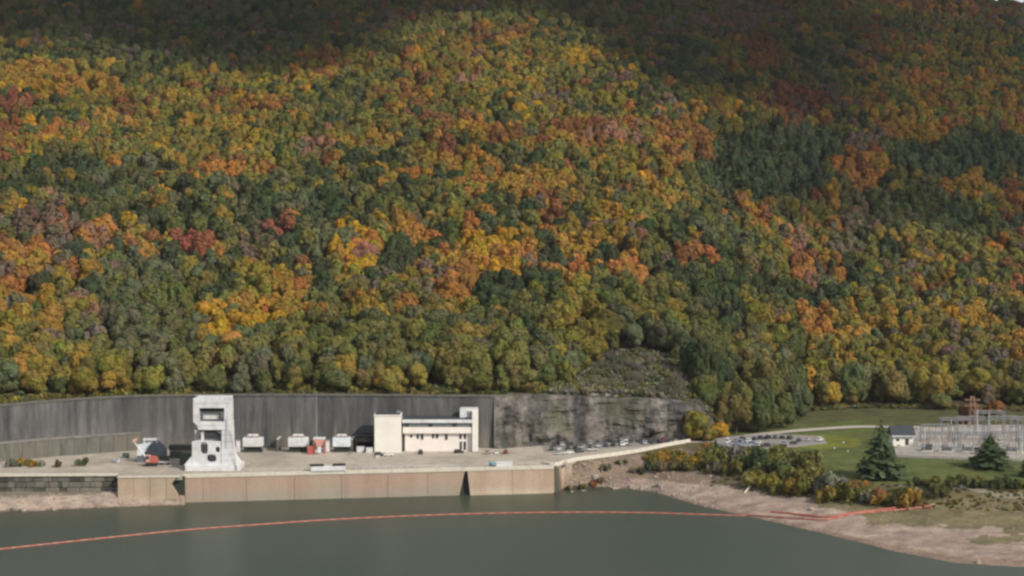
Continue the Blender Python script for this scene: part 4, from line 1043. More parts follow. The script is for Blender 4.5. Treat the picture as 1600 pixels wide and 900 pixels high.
def pk_left():
    px = rnd.uniform(-60, 285); a, b_ = float(T(_sh, px)), float(T(_md, px)) + 2; return px, a + (b_ - a) * rnd.random(), rnd.uniform(.2, .75)
def pk_beach():
    px = rnd.uniform(1100, 1620); a, b_ = float(T(_sh, px)), float(T(_md, px)); return px, a + (b_ - a) * rnd.random(), rnd.uniform(.12, .45)
def pk_slope():
    px = rnd.gauss(1010, 60); return px, float(T(_bk, px)) + 6 + abs(rnd.gauss(0, 26)), rnd.uniform(.25, .85)
scatter_rocks(520, pk_shore); scatter_rocks(300, pk_left); scatter_rocks(700, pk_beach); scatter_rocks(380, pk_slope)
me_ = bpy.data.meshes.new('shore_stones'); me_.from_pydata(mb_v, [], mb_f); me_.materials.append(M['boulder'])
tag(link('shore_stones', me_), 'loose stones strewn over the shore and the bare slope', 'stones', kind='stuff')
p = atg(1163, 772, 5); q = atg(1172, 764, 5)
o = MB().tube(p + Vector((0, 0, .4)), q + Vector((0, 0, 1.2)), .42, .25, 8).build('driftwood_log', 'wood_pale'); tag(o, 'bleached driftwood log lying tilted on the beach below the car park shrubs', 'log')
# floating boom: a chain of floats
path = [(-60, 864), (0, 858), (140, 843), (280, 829), (400, 820), (500, 813), (620, 807), (750, 802.5), (880, 800.5), (1000, 801), (1100, 804), (1170, 806)]
P_ = smooth_path([atz(a, b_, .12) for a, b_ in path], 40)
P_ = [Vector((p.x, p.y, .12)) for p in P_]
P2 = smooth_path([atg(a, b_, 2) for a, b_ in ((1170, 806), (1215, 809), (1270, 813), (1300, 812), (1345, 803), (1400, 798), (1462, 791))], 30)
P_ += [Vector((p.x, p.y, max(gz(p.x, p.y), 0) + .35)) for p in P2[1:]]
t = local(empty('containment_boom', P_[0], 'long red and pale floating boom crossing the lake to the beach', 'boom'))
acc = 0; pts2 = [P_[0]]
for a, b_ in zip(P_, P_[1:]):
    acc += (b_ - a).length
    if acc >= 2.25: pts2.append(b_); acc = 0
fm = [MB().tube((-.5, 0, 0), (.5, 0, 0), .30, n=8).mesh('float', 'float_red', smooth=False), MB().tube((-.5, 0, 0), (.5, 0, 0), .30, n=8).mesh('float', 'float_pale')]
for i, (a, b_) in enumerate(zip(pts2, pts2[1:])):
    d = b_ - a
    o = link('float', fm[i % 2], t); o.location = (a + b_) / 2 - P_[0]
    o.rotation_euler = d.to_track_quat('X', 'Z').to_euler(); o.scale = (d.length * .94, 1, 1)
# second stranded length
P3 = smooth_path([atg(a, b_, 2) for a, b_ in ((1205, 801), (1240, 804), (1290, 809), (1330, 803), (1380, 797), (1430, 790), (1455, 787))], 8)
t = local(empty('stranded_boom', P3[0], 'limp red boom length stranded on the beach above the main boom', 'boom'))
for i, (a, b_) in enumerate(zip(P3, P3[1:])):
    a = Vector((a.x, a.y, gz(a.x, a.y) + .4)); b_ = Vector((b_.x, b_.y, gz(b_.x, b_.y) + .4)); d = b_ - a
    o = link('float', fm[0], t); o.location = (a + b_) / 2 - P3[0]; o.rotation_euler = d.to_track_quat('X', 'Z').to_euler(); o.scale = (d.length * .92, 1.3, 1.1)

# ------------------------------------------------------------------ foliage meshes
def ico(sub):
    bm = bmesh.new(); bmesh.ops.create_icosphere(bm, subdivisions=sub, radius=1)
    v_ = np.array([x.co[:] for x in bm.verts]); f_ = np.array([[q.index for q in fc.verts] for fc in bm.faces]); bm.free(); return v_, f_
ICO1 = ico(1); ICO2 = ico(2)
def quad_cloud(cen, nor, size, r_, aspect=1.0):
    """square leaf sprays at cen facing nor"""
    n_ = len(cen); rv = r_.normal(size=(n_, 3))
    u = np.cross(nor, rv); u /= np.linalg.norm(u, axis=1)[:, None] + 1e-9; v_ = np.cross(nor, u)
    s_ = (size * r_.uniform(.6, 1.3, n_))[:, None]
    bend = nor * s_ * .25
    P = np.stack([cen - u * s_ - v_ * s_ * aspect - bend, cen + u * s_ - v_ * s_ * aspect, cen + u * s_ + v_ * s_ * aspect - bend, cen - u * s_ + v_ * s_ * aspect], 1)
    return P.reshape(-1, 3), np.arange(n_ * 4).reshape(-1, 4)
def foliage_mesh(name, parts, mat):
    """parts: list of (verts, faces, var per face (n,3))"""
    vs, fs, cs = [], [], []; k_ = 0
    for v_, f_, c_ in parts:
        vs.append(v_); fs += (f_ + k_).tolist(); cs.append(c_); k_ += len(v_)
    me_ = bpy.data.meshes.new(name); me_.from_pydata(np.concatenate(vs).tolist(), [], fs)
    cs = np.concatenate(cs)
    cs = np.repeat(cs, [len(f_) for f_ in fs], axis=0)
    a = me_.color_attributes.new('leafvar', 'FLOAT_COLOR', 'CORNER')
    a.data.foreach_set('color', np.concatenate([cs, np.ones((len(cs), 1))], 1).astype(np.float32).ravel())
    me_.materials.append(M[mat]); me_.polygons.foreach_set('use_smooth', [True] * len(me_.polygons))
    return me_
def crown(seed, nb, nl, size, mat, flat=1.0, droop=0.0, name='crown', core=True, sub=ICO1):
    """unit broadleaf crown: radius about 1, sits on z = 0 .. 1.7"""
    r_ = np.random.default_rng(seed)
    bl = []
    for i in range(nb):
        a = r_.uniform(0, 2 * math.pi); t_ = (i + .5) / nb
        zc = .25 + 1.1 * t_; rr = math.sqrt(max(0, 1 - ((zc - .62) / 1.0) ** 2)) * r_.uniform(.25, .72)
        if i == nb - 1: rr = r_.uniform(0, .15); zc = 1.25 + r_.uniform(-.1, .15)
        bl.append((rr * math.cos(a), rr * math.sin(a), zc * flat, r_.uniform(.28, .46)))
    bl.append((0, 0, .7 * flat, .62)); B = np.array(bl)
    w_ = B[:, 3] ** 2; idx = r_.choice(len(B), nl * 2, p=w_ / w_.sum())
    d = r_.normal(size=(nl * 2, 3)); d[:, 2] += .25; d /= np.linalg.norm(d, axis=1)[:, None]
    c_ = B[idx, :3] + d * (B[idx, 3] * r_.uniform(.86, 1.13, nl * 2))[:, None]
    dist = np.linalg.norm(c_[:, None, :] - B[None, :, :3], axis=2) - B[None, :, 3] * .8
    dist[np.arange(len(idx)), idx] = 9
    ok = dist.min(1) > 0
    c_, d, idx = c_[ok][:nl], d[ok][:nl], idx[ok][:nl]
    nor = d + r_.normal(size=d.shape) * .26; nor /= np.linalg.norm(nor, axis=1)[:, None]
    bv = r_.uniform(.9, 1.12, (len(B), 1)) * np.stack([r_.uniform(.9, 1.15, len(B)), r_.uniform(.92, 1.08, len(B)), r_.uniform(.85, 1.15, len(B))], 1)
    v_, f_ = quad_cloud(c_, nor, size, r_)
    parts = [(v_, f_, bv[idx] * r_.uniform(.86, 1.14, (len(idx), 1)))]
    if core:
        iv, if_ = sub
        for k_, (x, y, z, rad) in enumerate(B):
            parts.append((iv * rad * .92 * (1 + r_.normal(size=(len(iv), 1)) * .07) + (x, y, z), if_, np.repeat(bv[k_:k_ + 1] * .92, len(if_), 0)))
    return foliage_mesh(name, parts, mat)
def conifer(seed, tiers, per, size, mat, name='crown', tap=.72):
    """unit conifer: height 1, radius about .3"""
    r_ = np.random.default_rng(seed); cen, nor, var = [], [], []
    for i in range(tiers):
        t_ = i / (tiers - 1); z = .10 + .88 * t_; R_ = .30 * (1 - t_) ** tap * (.9 + .2 * math.sin(i * 2.3 + seed)) + .006
        nbr = max(4, int(9 - 4 * t_))
        a0 = r_.uniform(0, 6.3)
        for k_ in range(nbr):
            a = a0 + k_ * 6.283 / nbr + r_.normal() * .2; L = R_ * r_.uniform(.5, 1.2)
            bvv = r_.uniform(.75, 1.25)
            for s_ in range(max(2, int(per * (1 - t_) + 2))):
                q = (s_ + .6) / (max(2, int(per * (1 - t_) + 2)))
                side = r_.normal() * .09 * q * (1 - t_ * .6)
                x = math.cos(a) * L * q - math.sin(a) * side; y = math.sin(a) * L * q + math.cos(a) * side
                cen.append((x, y, z - .10 * q * L / .3 + r_.normal() * .008)); nn = np.array([math.cos(a) * .5, math.sin(a) * .5, 1]) + r_.normal(size=3) * .35
                nor.append(nn / np.linalg.norm(nn)); var.append([bvv * r_.uniform(.75, 1.25)] * 3)
    cen = np.array(cen); v_, f_ = quad_cloud(cen, np.array(nor), size * np.clip(1.25 - cen[:, 2], .3, 1), r_)
    parts = [(v_, f_, np.array(var))]
    n_ = 9; cv = []; cf = []
    for j in range(7):
        t_ = j / 6
        for i in range(n_):
            rr = (.15 * (1 - t_) ** .8 + .002) * r_.uniform(.75, 1.2); cv.append((rr * math.cos(i * 6.283 / n_), rr * math.sin(i * 6.283 / n_), .1 + .86 * t_))
    cf = [(j * n_ + i, j * n_ + (i + 1) % n_, (j + 1) * n_ + (i + 1) % n_, (j + 1) * n_ + i) for j in range(6) for i in range(n_)]
    parts.append((np.array(cv), np.array(cf), np.full((len(cf), 3), .8)))
    return foliage_mesh(name, parts, mat)
def bush(seed, nl, size, mat, name='foliage'):
    r_ = np.random.default_rng(seed); nb = 9
    B = np.array([(r_.normal() * .42, r_.normal() * .42, r_.uniform(.25, .75), r_.uniform(.28, .45)) for _ in range(nb)])
    idx = r_.integers(0, nb, nl); d = r_.normal(size=(nl, 3)); d[:, 2] += .3; d /= np.linalg.norm(d, axis=1)[:, None]
    c_ = B[idx, :3] + d * (B[idx, 3] * r_.uniform(.8, 1.2, nl))[:, None]
    nor = d + r_.normal(size=d.shape) * .5; nor /= np.linalg.norm(nor, axis=1)[:, None]
    bv = r_.uniform(.75, 1.25, (nb, 1)) * np.ones((1, 3))
    v_, f_ = quad_cloud(c_, nor, size, r_); parts = [(v_, f_, bv[idx] * r_.uniform(.7, 1.3, (nl, 1)))]
    iv, if_ = ICO1
    for k_, (x, y, z, rad) in enumerate(B): parts.append((iv * rad * .75 + (x, y, z), if_, np.repeat(bv[k_:k_ + 1] * .9, len(if_), 0)))
    return foliage_mesh(name, parts, mat)
def bare(seed, mat='leaf_obj', name='crown'):
    """leafless twiggy crown, unit size"""
    r_ = np.random.default_rng(seed); vs = []; fs = []; mb = MB()
    for i in range(46):
        a = r_.uniform(0, 6.3); e = r_.uniform(.3, 1.4); L = r_.uniform(.6, 1.3)
        p0 = Vector((0, 0, r_.uniform(0, .5))); d = Vector((math.cos(a) * math.cos(e), math.sin(a) * math.cos(e), math.sin(e)))
        p1 = p0 + d * L; mb.tube(p0, p1, .03, .012, 3)
        for _ in range(5):
            q = p0.lerp(p1, r_.uniform(.4, 1)); mb.tube(q, q + (d + Vector(r_.normal(size=3) * .6)).normalized() * r_.uniform(.2, .4), .016, .006, 3)
    v_ = np.array(mb.v); me_ = bpy.data.meshes.new(name); me_.from_pydata(mb.v, [], mb.f)
    a = me_.color_attributes.new('leafvar', 'FLOAT_COLOR', 'CORNER'); n_ = len(me_.loops)
    a.data.foreach_set('color', np.ones(n_ * 4, np.float32)); me_.materials.append(M[mat]); return me_

near_crowns = [crown(100 + i, 15, 1500, .060, 'leaf_obj', flat=.95 + .1 * (i % 3), sub=ICO2) for i in range(9)]
far_crowns = [crown(200 + i, 10, 430, .095, 'leaf_inst') for i in range(8)]
near_pines = [conifer(300 + i, 26, 10, .030, 'leaf_obj') for i in range(4)]
far_pines = [conifer(400 + i, 13, 5, .06, 'leaf_inst') for i in range(4)]
lone_pines = [conifer(330 + i, 22, 10, .036, 'leaf_obj', tap=.5) for i in range(3)]
bushes = [bush(500 + i, 420, .085, 'leaf_obj') for i in range(5)]
bares = [bare(600 + i) for i in range(3)]
def trunk_mesh(h, r, seed, mat, limbs=5):
    r_ = random.Random(seed); mb = MB(); p = Vector((0, 0, -.4)); rr = r; tip = h
    for k_ in range(4):
        q = Vector((r_.uniform(-.2, .2) * (k_ + 1), r_.uniform(-.2, .2) * (k_ + 1), h * (k_ + 1) / 4)); mb.tube(p, q, rr, rr * .75, 7); p = q; rr *= .75
    for k_ in range(limbs):
        a = k_ * 6.28 / limbs + r_.random(); z = h * r_.uniform(.45, .85)
        mb.tube((0, 0, z), (math.cos(a) * h * .25, math.sin(a) * h * .25, z + h * .22), r * .4, r * .12, 5)
    return mb.mesh('trunk', mat)
trunks = [trunk_mesh(9, .35, i, 'bark') for i in range(3)]
pine_trunk = trunk_mesh(15, .35, 9, 'bark', 0)

# ------------------------------------------------------------------ where each kind of tree grows
PAL = {
    'olive': (.158, .152, .050), 'green': (.104, .122, .046), 'deep': (.054, .074, .040), 'grey': (.118, .130, .072),
    'lime': (.235, .195, .044), 'gold': (.42, .26, .034), 'amber': (.32, .20, .046), 'orange': (.35, .17, .052), 'rust': (.22, .105, .05),
    'red': (.25, .095, .06), 'pink': (.28, .155, .11), 'mauve': (.16, .118, .10), 'twig': (.17, .135, .10), 'pine': (.095, .122, .066), 'scrub': (.21, .20, .155)}
WORD = {'olive': 'olive green', 'green': 'mid green', 'deep': 'dark green', 'grey': 'grey green', 'lime': 'yellow-green', 'gold': 'golden yellow', 'amber': 'amber', 'orange': 'bright orange', 'rust': 'rust brown', 'red': 'red', 'pink': 'salmon pink', 'mauve': 'mauve brown', 'twig': 'half-bare brown'}
BASE = [  # (y range) general mixes: lower belt, middle, upper
    (530, 900, {'green': 2, 'grey': 2, 'olive': 8, 'lime': 4, 'amber': .2}),
    (430, 530, {'deep': 1.5, 'green': 4, 'grey': 2.5, 'olive': 6, 'lime': 2.5, 'twig': .8, 'amber': .6}),
    (330, 430, {'deep': 2, 'green': 3, 'grey': 2, 'olive': 3.5, 'twig': 1, 'lime': 2, 'amber': 2, 'orange': 1.4, 'rust': 1}),
    (200, 330, {'deep': .8, 'green': 2.5, 'grey': 1.5, 'olive': 6, 'lime': 4.5, 'amber': 2, 'gold': .6, 'orange': .9, 'rust': .6}),
    (60, 200, {'deep': .5, 'green': 2, 'olive': 6, 'lime': 5, 'amber': 2, 'gold': .6, 'orange': .5, 'rust': .6}),
    (-900, 60, {'olive': 4, 'green': 4, 'deep': 2, 'rust': 1.6, 'amber': .6, 'mauve': 1})]
PATCH = [  # x, y, rx, ry, mix, strength
    (405, 485, 85, 42, {'gold': 5, 'amber': 4, 'lime': 1}, .9), (340, 515, 24, 18, {'gold': 1}, 1), (450, 470, 40, 35, {'orange': 2, 'amber': 2}, .7),
    (50, 405, 38, 26, {'orange': 3, 'amber': 1}, .85), (15, 450, 40, 22, {'gold': 2, 'orange': 1}, .8), (300, 393, 42, 20, {'orange': 2, 'red': 1.4}, .9), (395, 395, 26, 20, {'mauve': 2, 'pink': 1}, .9),
    (160, 375, 40, 16, {'pink': 1, 'orange': 2}, .8), (205, 350, 18, 18, {'gold': 1}, .8), (440, 355, 16, 18, {'red': 1, 'orange': 1}, .8), (70, 360, 50, 40, {'twig': 2, 'mauve': 1, 'rust': 1}, .5),
    (80, 380, 30, 70, {'pink': 1, 'twig': 2}, .35), (100, 500, 60, 40, {'twig': 2, 'pink': 1, 'olive': 2}, .4),
    (250, 500, 130, 50, {'grey': 3, 'deep': 1, 'green': 2}, .7), (280, 310, 260, 55, {'deep': 3, 'grey': 3, 'green': 2, 'pine': 2}, .72), (90, 265, 70, 30, {'deep': 2, 'pine': 3}, .8), (200, 440, 160, 50, {'grey': 3, 'deep': 2}, .55),
    (480, 350, 80, 60, {'deep': 2, 'pine': 2, 'grey': 2}, .6),
    (620, 380, 70, 30, {'orange': 2, 'gold': 2, 'pink': .6}, .8), (560, 390, 36, 36, {'lime': 1, 'gold': 2}, .8), (700, 400, 90, 50, {'amber': 2, 'orange': 2, 'pink': 1.4, 'twig': 1}, .75), (770, 400, 50, 35, {'gold': 2, 'orange': 1.5}, .85),
    (740, 310, 26, 16, {'orange': 1, 'gold': 1}, .9), (840, 290, 80, 22, {'amber': 2, 'orange': 1}, .7), (940, 385, 70, 28, {'amber': 1, 'pink': 3, 'orange': 1}, .85), (960, 350, 50, 22, {'gold': 1, 'amber': 1}, .8),
    (705, 460, 26, 24, {'orange': 1}, .95), (800, 400, 160, 70, {'amber': 2, 'orange': 2, 'rust': 1, 'twig': 1}, .5), (600, 460, 80, 30, {'amber': 1, 'twig': 1, 'orange': .6, 'olive': 1}, .6), (980, 430, 20, 26, {'orange': 1}, .9),
    (615, 405, 30, 26, {'deep': 1, 'pine': 1}, .85), (860, 410, 26, 40, {'deep': 1, 'pine': 1}, .85), (945, 435, 20, 45, {'deep': 1, 'pine': 1}, .9), (900, 350, 22, 30, {'pine': 1, 'deep': 1}, .7), (760, 455, 40, 18, {'deep': 1}, .6),
    (750, 540, 250, 55, {'olive': 5, 'grey': 2, 'lime': 2, 'green': 2}, .75), (905, 500, 40, 40, {'lime': 2, 'amber': 1}, .6), (1010, 470, 50, 35, {'olive': 2, 'lime': 1}, .8),
    (697, 235, 17, 16, {'red': 1}, 1), (705, 255, 20, 12, {'orange': 1}, .9), (745, 210, 34, 13, {'gold': 1, 'orange': 1}, .95), (860, 225, 70, 22, {'amber': 2, 'orange': 1}, .7), (1010, 215, 90, 22, {'amber': 2, 'orange': 2, 'pink': 1}, .8),
    (640, 280, 140, 60, {'amber': 2, 'orange': 1, 'olive': 2, 'lime': 1}, .6), (60, 130, 60, 30, {'gold': 1, 'amber': 2}, .75), (150, 145, 50, 20, {'amber': 2, 'orange': 1}, .7), (15, 175, 26, 26, {'red': 1, 'rust': 2}, .7), (80, 215, 14, 24, {'orange': 1}, .9),
    (420, 170, 14, 16, {'orange': 1}, .95), (350, 195, 60, 16, {'amber': 1, 'lime': 1}, .8), (490, 235, 34, 24, {'pink': 2, 'rust': 1, 'orange': 1}, .8), (370, 270, 60, 16, {'rust': 1, 'orange': 1}, .7), (230, 210, 200, 55, {'lime': 3, 'amber': 1, 'olive': 2}, .6), (400, 250, 130, 40, {'lime': 2, 'amber': 1.2, 'olive': 2}, .55),
    (780, 60, 50, 16, {'amber': 2, 'rust': 1}, .7), (910, 95, 34, 16, {'lime': 2, 'gold': 1}, .85), (770, 120, 100, 50, {'amber': 1.2, 'lime': 2, 'olive': 2}, .7), (740, 110, 18, 24, {'pink': 1, 'amber': 1}, .8), (840, 190, 30, 20, {'gold': 1, 'lime': 1}, .8), (860, 165, 40, 26, {'mauve': 1, 'twig': 2}, .6),
    (1195, 262, 118, 58, {'pine': 1}, 1), (1490, 245, 118, 40, {'pine': 1}, 1), (1240, 230, 80, 35, {'pine': 1}, .95), (1570, 260, 50, 50, {'pine': 1}, .9),
    (1345, 265, 38, 38, {'orange': 2, 'red': 1, 'amber': 1}, .9), (1070, 230, 34, 40, {'amber': 1, 'orange': 1, 'rust': 1}, .8), (1420, 210, 60, 14, {'amber': 1, 'orange': 1}, .8), (1500, 295, 70, 14, {'orange': 1, 'amber': 1}, .7), (1350, 225, 40, 18, {'mauve': 1, 'twig': 1}, .7),
    (1240, 382, 22, 16, {'red': 1, 'pink': 2}, 1), (1165, 340, 46, 24, {'orange': 2, 'rust': 2}, .8), (1265, 330, 28, 18, {'amber': 1, 'pink': 1, 'olive': 1}, .7), (1250, 440, 26, 18, {'pink': 1, 'orange': 1}, .8), (1075, 400, 24, 24, {'orange': 1, 'rust': 1}, .8), (1045, 320, 22, 16, {'orange': 1}, .8),
    (1305, 430, 12, 22, {'orange': 1}, .9), (1110, 450, 60, 60, {'deep': 3, 'green': 1}, .85), (1100, 545, 40, 60, {'deep': 2, 'green': 2}, .9), (1200, 560, 60, 60, {'olive': 2, 'grey': 2, 'green': 2}, .85), (1290, 560, 30, 48, {'amber': 2, 'orange': 1, 'olive': 1}, .85), (1275, 510, 40, 26, {'amber': 1, 'orange': 1}, .6),
    (1480, 505, 60, 26, {'gold': 2, 'amber': 2, 'olive': 1}, .75), (1450, 400, 110, 40, {'lime': 2, 'amber': 1.2, 'olive': 3}, .7), (1420, 460, 90, 30, {'rust': 1, 'amber': 1.5, 'olive': 2, 'twig': 1}, .6), (1420, 570, 110, 50, {'lime': 3, 'olive': 4, 'grey': 1}, .85), (1520, 560, 60, 50, {'olive': 2, 'lime': 1, 'twig': 1}, .7), (1590, 440, 40, 100, {'amber': 1, 'rust': 1, 'olive': 3}, .5),
    (1330, 340, 30, 70, {'twig': 1, 'grey': 2}, .6), (1430, 330, 120, 30, {'grey': 2, 'green': 2, 'pine': 1}, .7), (1520, 350, 80, 40, {'grey': 1, 'green': 2, 'pine': 1}, .7),
    (1190, 85, 30, 34, {'rust': 2, 'red': 1}, .95), (1240, 165, 60, 30, {'rust': 2, 'mauve': 1, 'red': .6}, .8), (1130, 40, 70, 20, {'mauve': 2, 'rust': 1}, .7), (1420, 15, 120, 12, {'amber': 2, 'orange': 1, 'rust': 1}, .8), (1180, 10, 80, 10, {'mauve': 1, 'twig': 1}, .6), (1530, 20, 60, 14, {'orange': 1, 'rust': 2}, .7),
    (1440, 130, 30, 14, {'orange': 1}, .8), (1470, 70, 16, 10, {'red': 1}, .8), (1420, 190, 40, 12, {'amber': 1}, .8), (1590, 180, 30, 40, {'amber': 2, 'rust': 1}, .6), (1400, 150, 80, 30, {'lime': 1, 'olive': 2, 'amber': 1}, .6), (1030, 120, 80, 70, {'deep': 2, 'green': 2, 'mauve': .5}, .7), (1300, 130, 80, 60, {'deep': 2, 'green': 1, 'mauve': 1}, .6),
    (300, 50, 260, 60, {'deep': 3, 'green': 2, 'mauve': 1, 'grey': 2}, .8)]
_pp = np.array([(a, b_, c_, d_) for a, b_, c_, d_, _, _ in PATCH], float)
_nx = np.arange(0, 4000) * .37
_q = np.sort(fbm(_nx % 61, _nx * .71 % 53, 3))
def coh(x, y, o):
    v_ = float(fbm(x / 34 + o, y / 46 + o * 1.7, 3)); u = float(np.searchsorted(_q, v_)) / len(_q)
    return min(.999, max(0, u + rnd.gauss(0, .28)))
def pick_w(mixd, u):
    ks = list(mixd); tot = sum(mixd.values()); a = 0
    for k_ in ks:
        a += mixd[k_] / tot
        if u < a: return k_
    return ks[-1]
def species(px, py, x=0, y=0):
    px += rnd.gauss(0, 5); py += rnd.gauss(0, 4)
    mixd = None
    q = ((px - _pp[:, 0]) / _pp[:, 2]) ** 2 + ((py - _pp[:, 1]) / _pp[:, 3]) ** 2
    hit = np.nonzero(q < 1.15)[0]
    # smallest patches decide first
    for i in sorted(hit, key=lambda i: _pp[i, 2] * _pp[i, 3]):
        if coh(x, y, 11.3 + i) < PATCH[i][5] * (1 if q[i] < .8 else .6) * (.68 if _pp[i, 2] > 60 and ('orange' in PATCH[i][4] or 'amber' in PATCH[i][4]) else 1.1): mixd = PATCH[i][4]; break
    if mixd is None:
        for a, b_, m_ in BASE:
            if a <= py < b_: mixd = m_; break
        else: mixd = BASE[0][2]
    return pick_w(mixd, coh(x, y, 3.1))

def tint(sp, x, y):
    c_ = np.array(PAL[sp]); f_ = float(fbm(x / 40 + 1, y / 40, 2)); k_ = .78 + .44 * f_ + rnd.gauss(0, .07)
    k_ = max(.5, k_)
    hue = np.array([1 + rnd.gauss(0, .06), 1 + rnd.gauss(0, .04), 1 + rnd.gauss(0, .08)])
    out = c_ * k_ * hue
    if sp not in ('pine',): out = out * .88 + .12 * np.array((.11, .105, .045)) * k_
    return tuple(np.clip(out, .01, .6))

trees = []   # (x, y, z, species, radius, height, px, py)
_fe = tab([(-900, 6), (-100, 5), (50, 6), (700, 6), (880, 6), (900, 16), (940, 58), (1000, 66), (1060, 56), (1090, 26), (1110, 6), (1150, 4), (1230, 2), (1260, 4), (1600, 6), (2500, 6)])
D = 770.0
rowi = 0
while D < 2420:
    sp0 = 9.6 + 0.9 * min(1, (D - 770) / 700)
    x = (-330 - 800) / F * D + rnd.uniform(0, sp0)
    x1_ = (1930 - 800) / F * D
    while x < x1_:
        xx = x + rnd.uniform(-.42, .42) * sp0; yy = D + rnd.uniform(-.42, .42) * sp0
        x += sp0
        px = px_of(xx, yy); bk_ = float(T(_bk, px)); fe = float(T(_fe, px))
        if yy < bk_ + fe: continue
        if px < 30 and yy < bk_ + 14: continue
        z = gz(xx, yy); pxx, pyy = topx(xx, yy, z + 9)
        s_ = species(pxx, pyy, xx, yy)
        rad = rnd.triangular(4.4, 10.4, 6.6); hgt = 9 + rad * .75 + rnd.uniform(-1.5, 3.5)
        if s_ in ('orange', 'gold', 'amber', 'lime') and rnd.random() < .35: rad *= 1.12
        edge = yy < bk_ + fe + 12
        if edge: rad *= .85; hgt *= .8
        if s_ == 'pine': rad = rnd.uniform(6.4, 8.8); hgt = rnd.uniform(13, 17)
        trees.append((xx, yy, z, s_, rad, hgt, pxx, pyy))
    D += sp0
print('TREES', len(trees))

LM = [(-999, 100, 'the bench wall'), (100, 200, 'the masonry quay'), (200, 262, 'the red excavator'), (262, 300, 'the dark containers'), (300, 362, 'the white gantry'), (362, 430, 'the first transformer'), (430, 488, 'the second transformer'), (488, 550, 'the tall mast'),
      (550, 584, 'the black shelter'), (584, 632, 'the cream tower block'), (632, 690, "the office's left half"), (690, 748, "the office's right half"), (748, 800, 'the three parked cars'), (800, 860, 'the rock face start'), (860, 910, "the car rows' left end"), (910, 960, 'the car rows'), (960, 1010, 'the white van'),
      (1010, 1060, 'the grey slope'), (1060, 1110, "the rock face's right end"), (1110, 1170, "the lawnside cars' left end"), (1170, 1230, 'the lawnside cars'), (1230, 1290, 'the bright lawn'), (1290, 1345, 'the conifer shadow'), (1345, 1395, 'the big lawn conifer'), (1395, 1440, 'the control house'),
      (1440, 1490, "the substation's left end"), (1490, 1540, 'the rust pylon'), (1540, 1700, 'the guard rail')]
ROWW = ['lowest', 'second', 'third', 'fourth', 'fifth', 'sixth', 'seventh', 'eighth', 'ninth', 'tenth', 'eleventh', 'twelfth', 'thirteenth', 'fourteenth']
def make_label(entries, noun):
    """entries: (key words, px, D, bk, fe) -> unique labels"""
    bins = {}
    for i, (wd, px, D_, e_) in enumerate(entries):
        lm = next((t_ for a, b_, t_ in LM if a <= px < b_), LM[-1][2])
        row = ROWW[min(13, int(max(0, D_ - e_) / 7.5))]
        bins.setdefault((wd, lm, row), []).append((px, i))
    out = [None] * len(entries)
    for (wd, lm, row), L in bins.items():
        L.sort()
        for k_, (_, i) in enumerate(L):
            o_ = '' if len(L) == 1 else (', %s from left' % ORD[k_])
            out[i] = '%s tree above %s, %s row%s' % (wd, lm, row, o_)
    return out
def vis(t_): return -12 < t_[6] < 1612
bro = [i for i, t_ in enumerate(trees) if t_[3] != 'pine' and vis(t_)]
# show largest: front rows are wholly open, later rows overlap - rank by size over distance with bonus at the wood's edge
def rank(i):
    t_ = trees[i]; e_ = T(_bk, t_[6]) + T(_fe, t_[6]); return t_[4] / t_[1] * (1.0 if t_[1] - e_ < 14 else .8) - (t_[1] - e_) * 4e-6
bro.sort(key=lambda i: -rank(i)); bro = bro[:292]
pin = sorted([i for i, t_ in enumerate(trees) if t_[3] == 'pine' and vis(t_)], key=lambda i: trees[i][1])[:90]
chosen = set(bro) | set(pin)
ent = [(WORD[trees[i][3]], trees[i][6], trees[i][1], float(T(_bk, trees[i][6]) + T(_fe, trees[i][6]))) for i in bro]
labs = make_label(ent, 'broadleaf tree')
def add_tree(x, y, z, sp, rad, hgt, label, name='broadleaf_tree', group='broadleaf trees along the foot of the wood', cat='tree', twiggy=False):
    e = local(empty(name, (x, y, z), label, cat, group)); e.rotation_euler.z = rnd.uniform(0, 6.28)
    tc = tint(sp, x, y)
    if sp == 'pine':
        if hgt > 19 or 'lone' in group: tc = tuple(q * .95 for q in tc)
        c_ = link('crown', rnd.choice(lone_pines if 'lone' in group else near_pines), e); k_ = rad / .30; c_.scale = (k_, k_, hgt); c_.location.z = 0.3
        tr = link('trunk', pine_trunk, e); tr.scale = (hgt / 18,) * 3
    elif twiggy:
        c_ = link('crown', rnd.choice(bares), e); c_.scale = (rad, rad, hgt * .8); tr = link('trunk', trunks[0], e); tr.scale = (hgt / 16,) * 3
    else:
        c_ = link('crown', rnd.choice(near_crowns), e); c_.scale = (rad, rad * rnd.uniform(.9, 1.1), hgt / 1.75 * .88); c_.location.z = hgt * .12
        tr = link('trunk', rnd.choice(trunks), e); tr.scale = (hgt / 15,) * 3
    c_.color = (*tc, 1)
    return e
for i, lb in zip(bro, labs):
    x, y, z, sp, rad, hgt, _, _ = trees[i]; add_tree(x, y, z - .3, sp, rad, hgt, lb)
# conifers: label by neighbourhood and order
pin_s = sorted(pin, key=lambda i: trees[i][6])
bins = {}
for i in pin_s:
    px, py = trees[i][6], trees[i][7]
    lm = next((t_ for a, b_, t_ in LM if a <= px < b_), LM[-1][2])
    hh = 'low' if py > 430 else 'midway' if py > 340 else 'high'
    bins.setdefault((lm, hh), []).append(i)
for (lm, hh), L in bins.items():
    L.sort(key=lambda i: -trees[i][7])
    for k_, i in enumerate(L):
        x, y, z, sp, rad, hgt, _, _ = trees[i]
        add_tree(x, y, z - .3, sp, rad, hgt, 'conifer %s on the mountainside above %s, %s going uphill' % (hh, lm, ORD[min(k_, 34)]), 'conifer', 'conifers scattered in the wood')

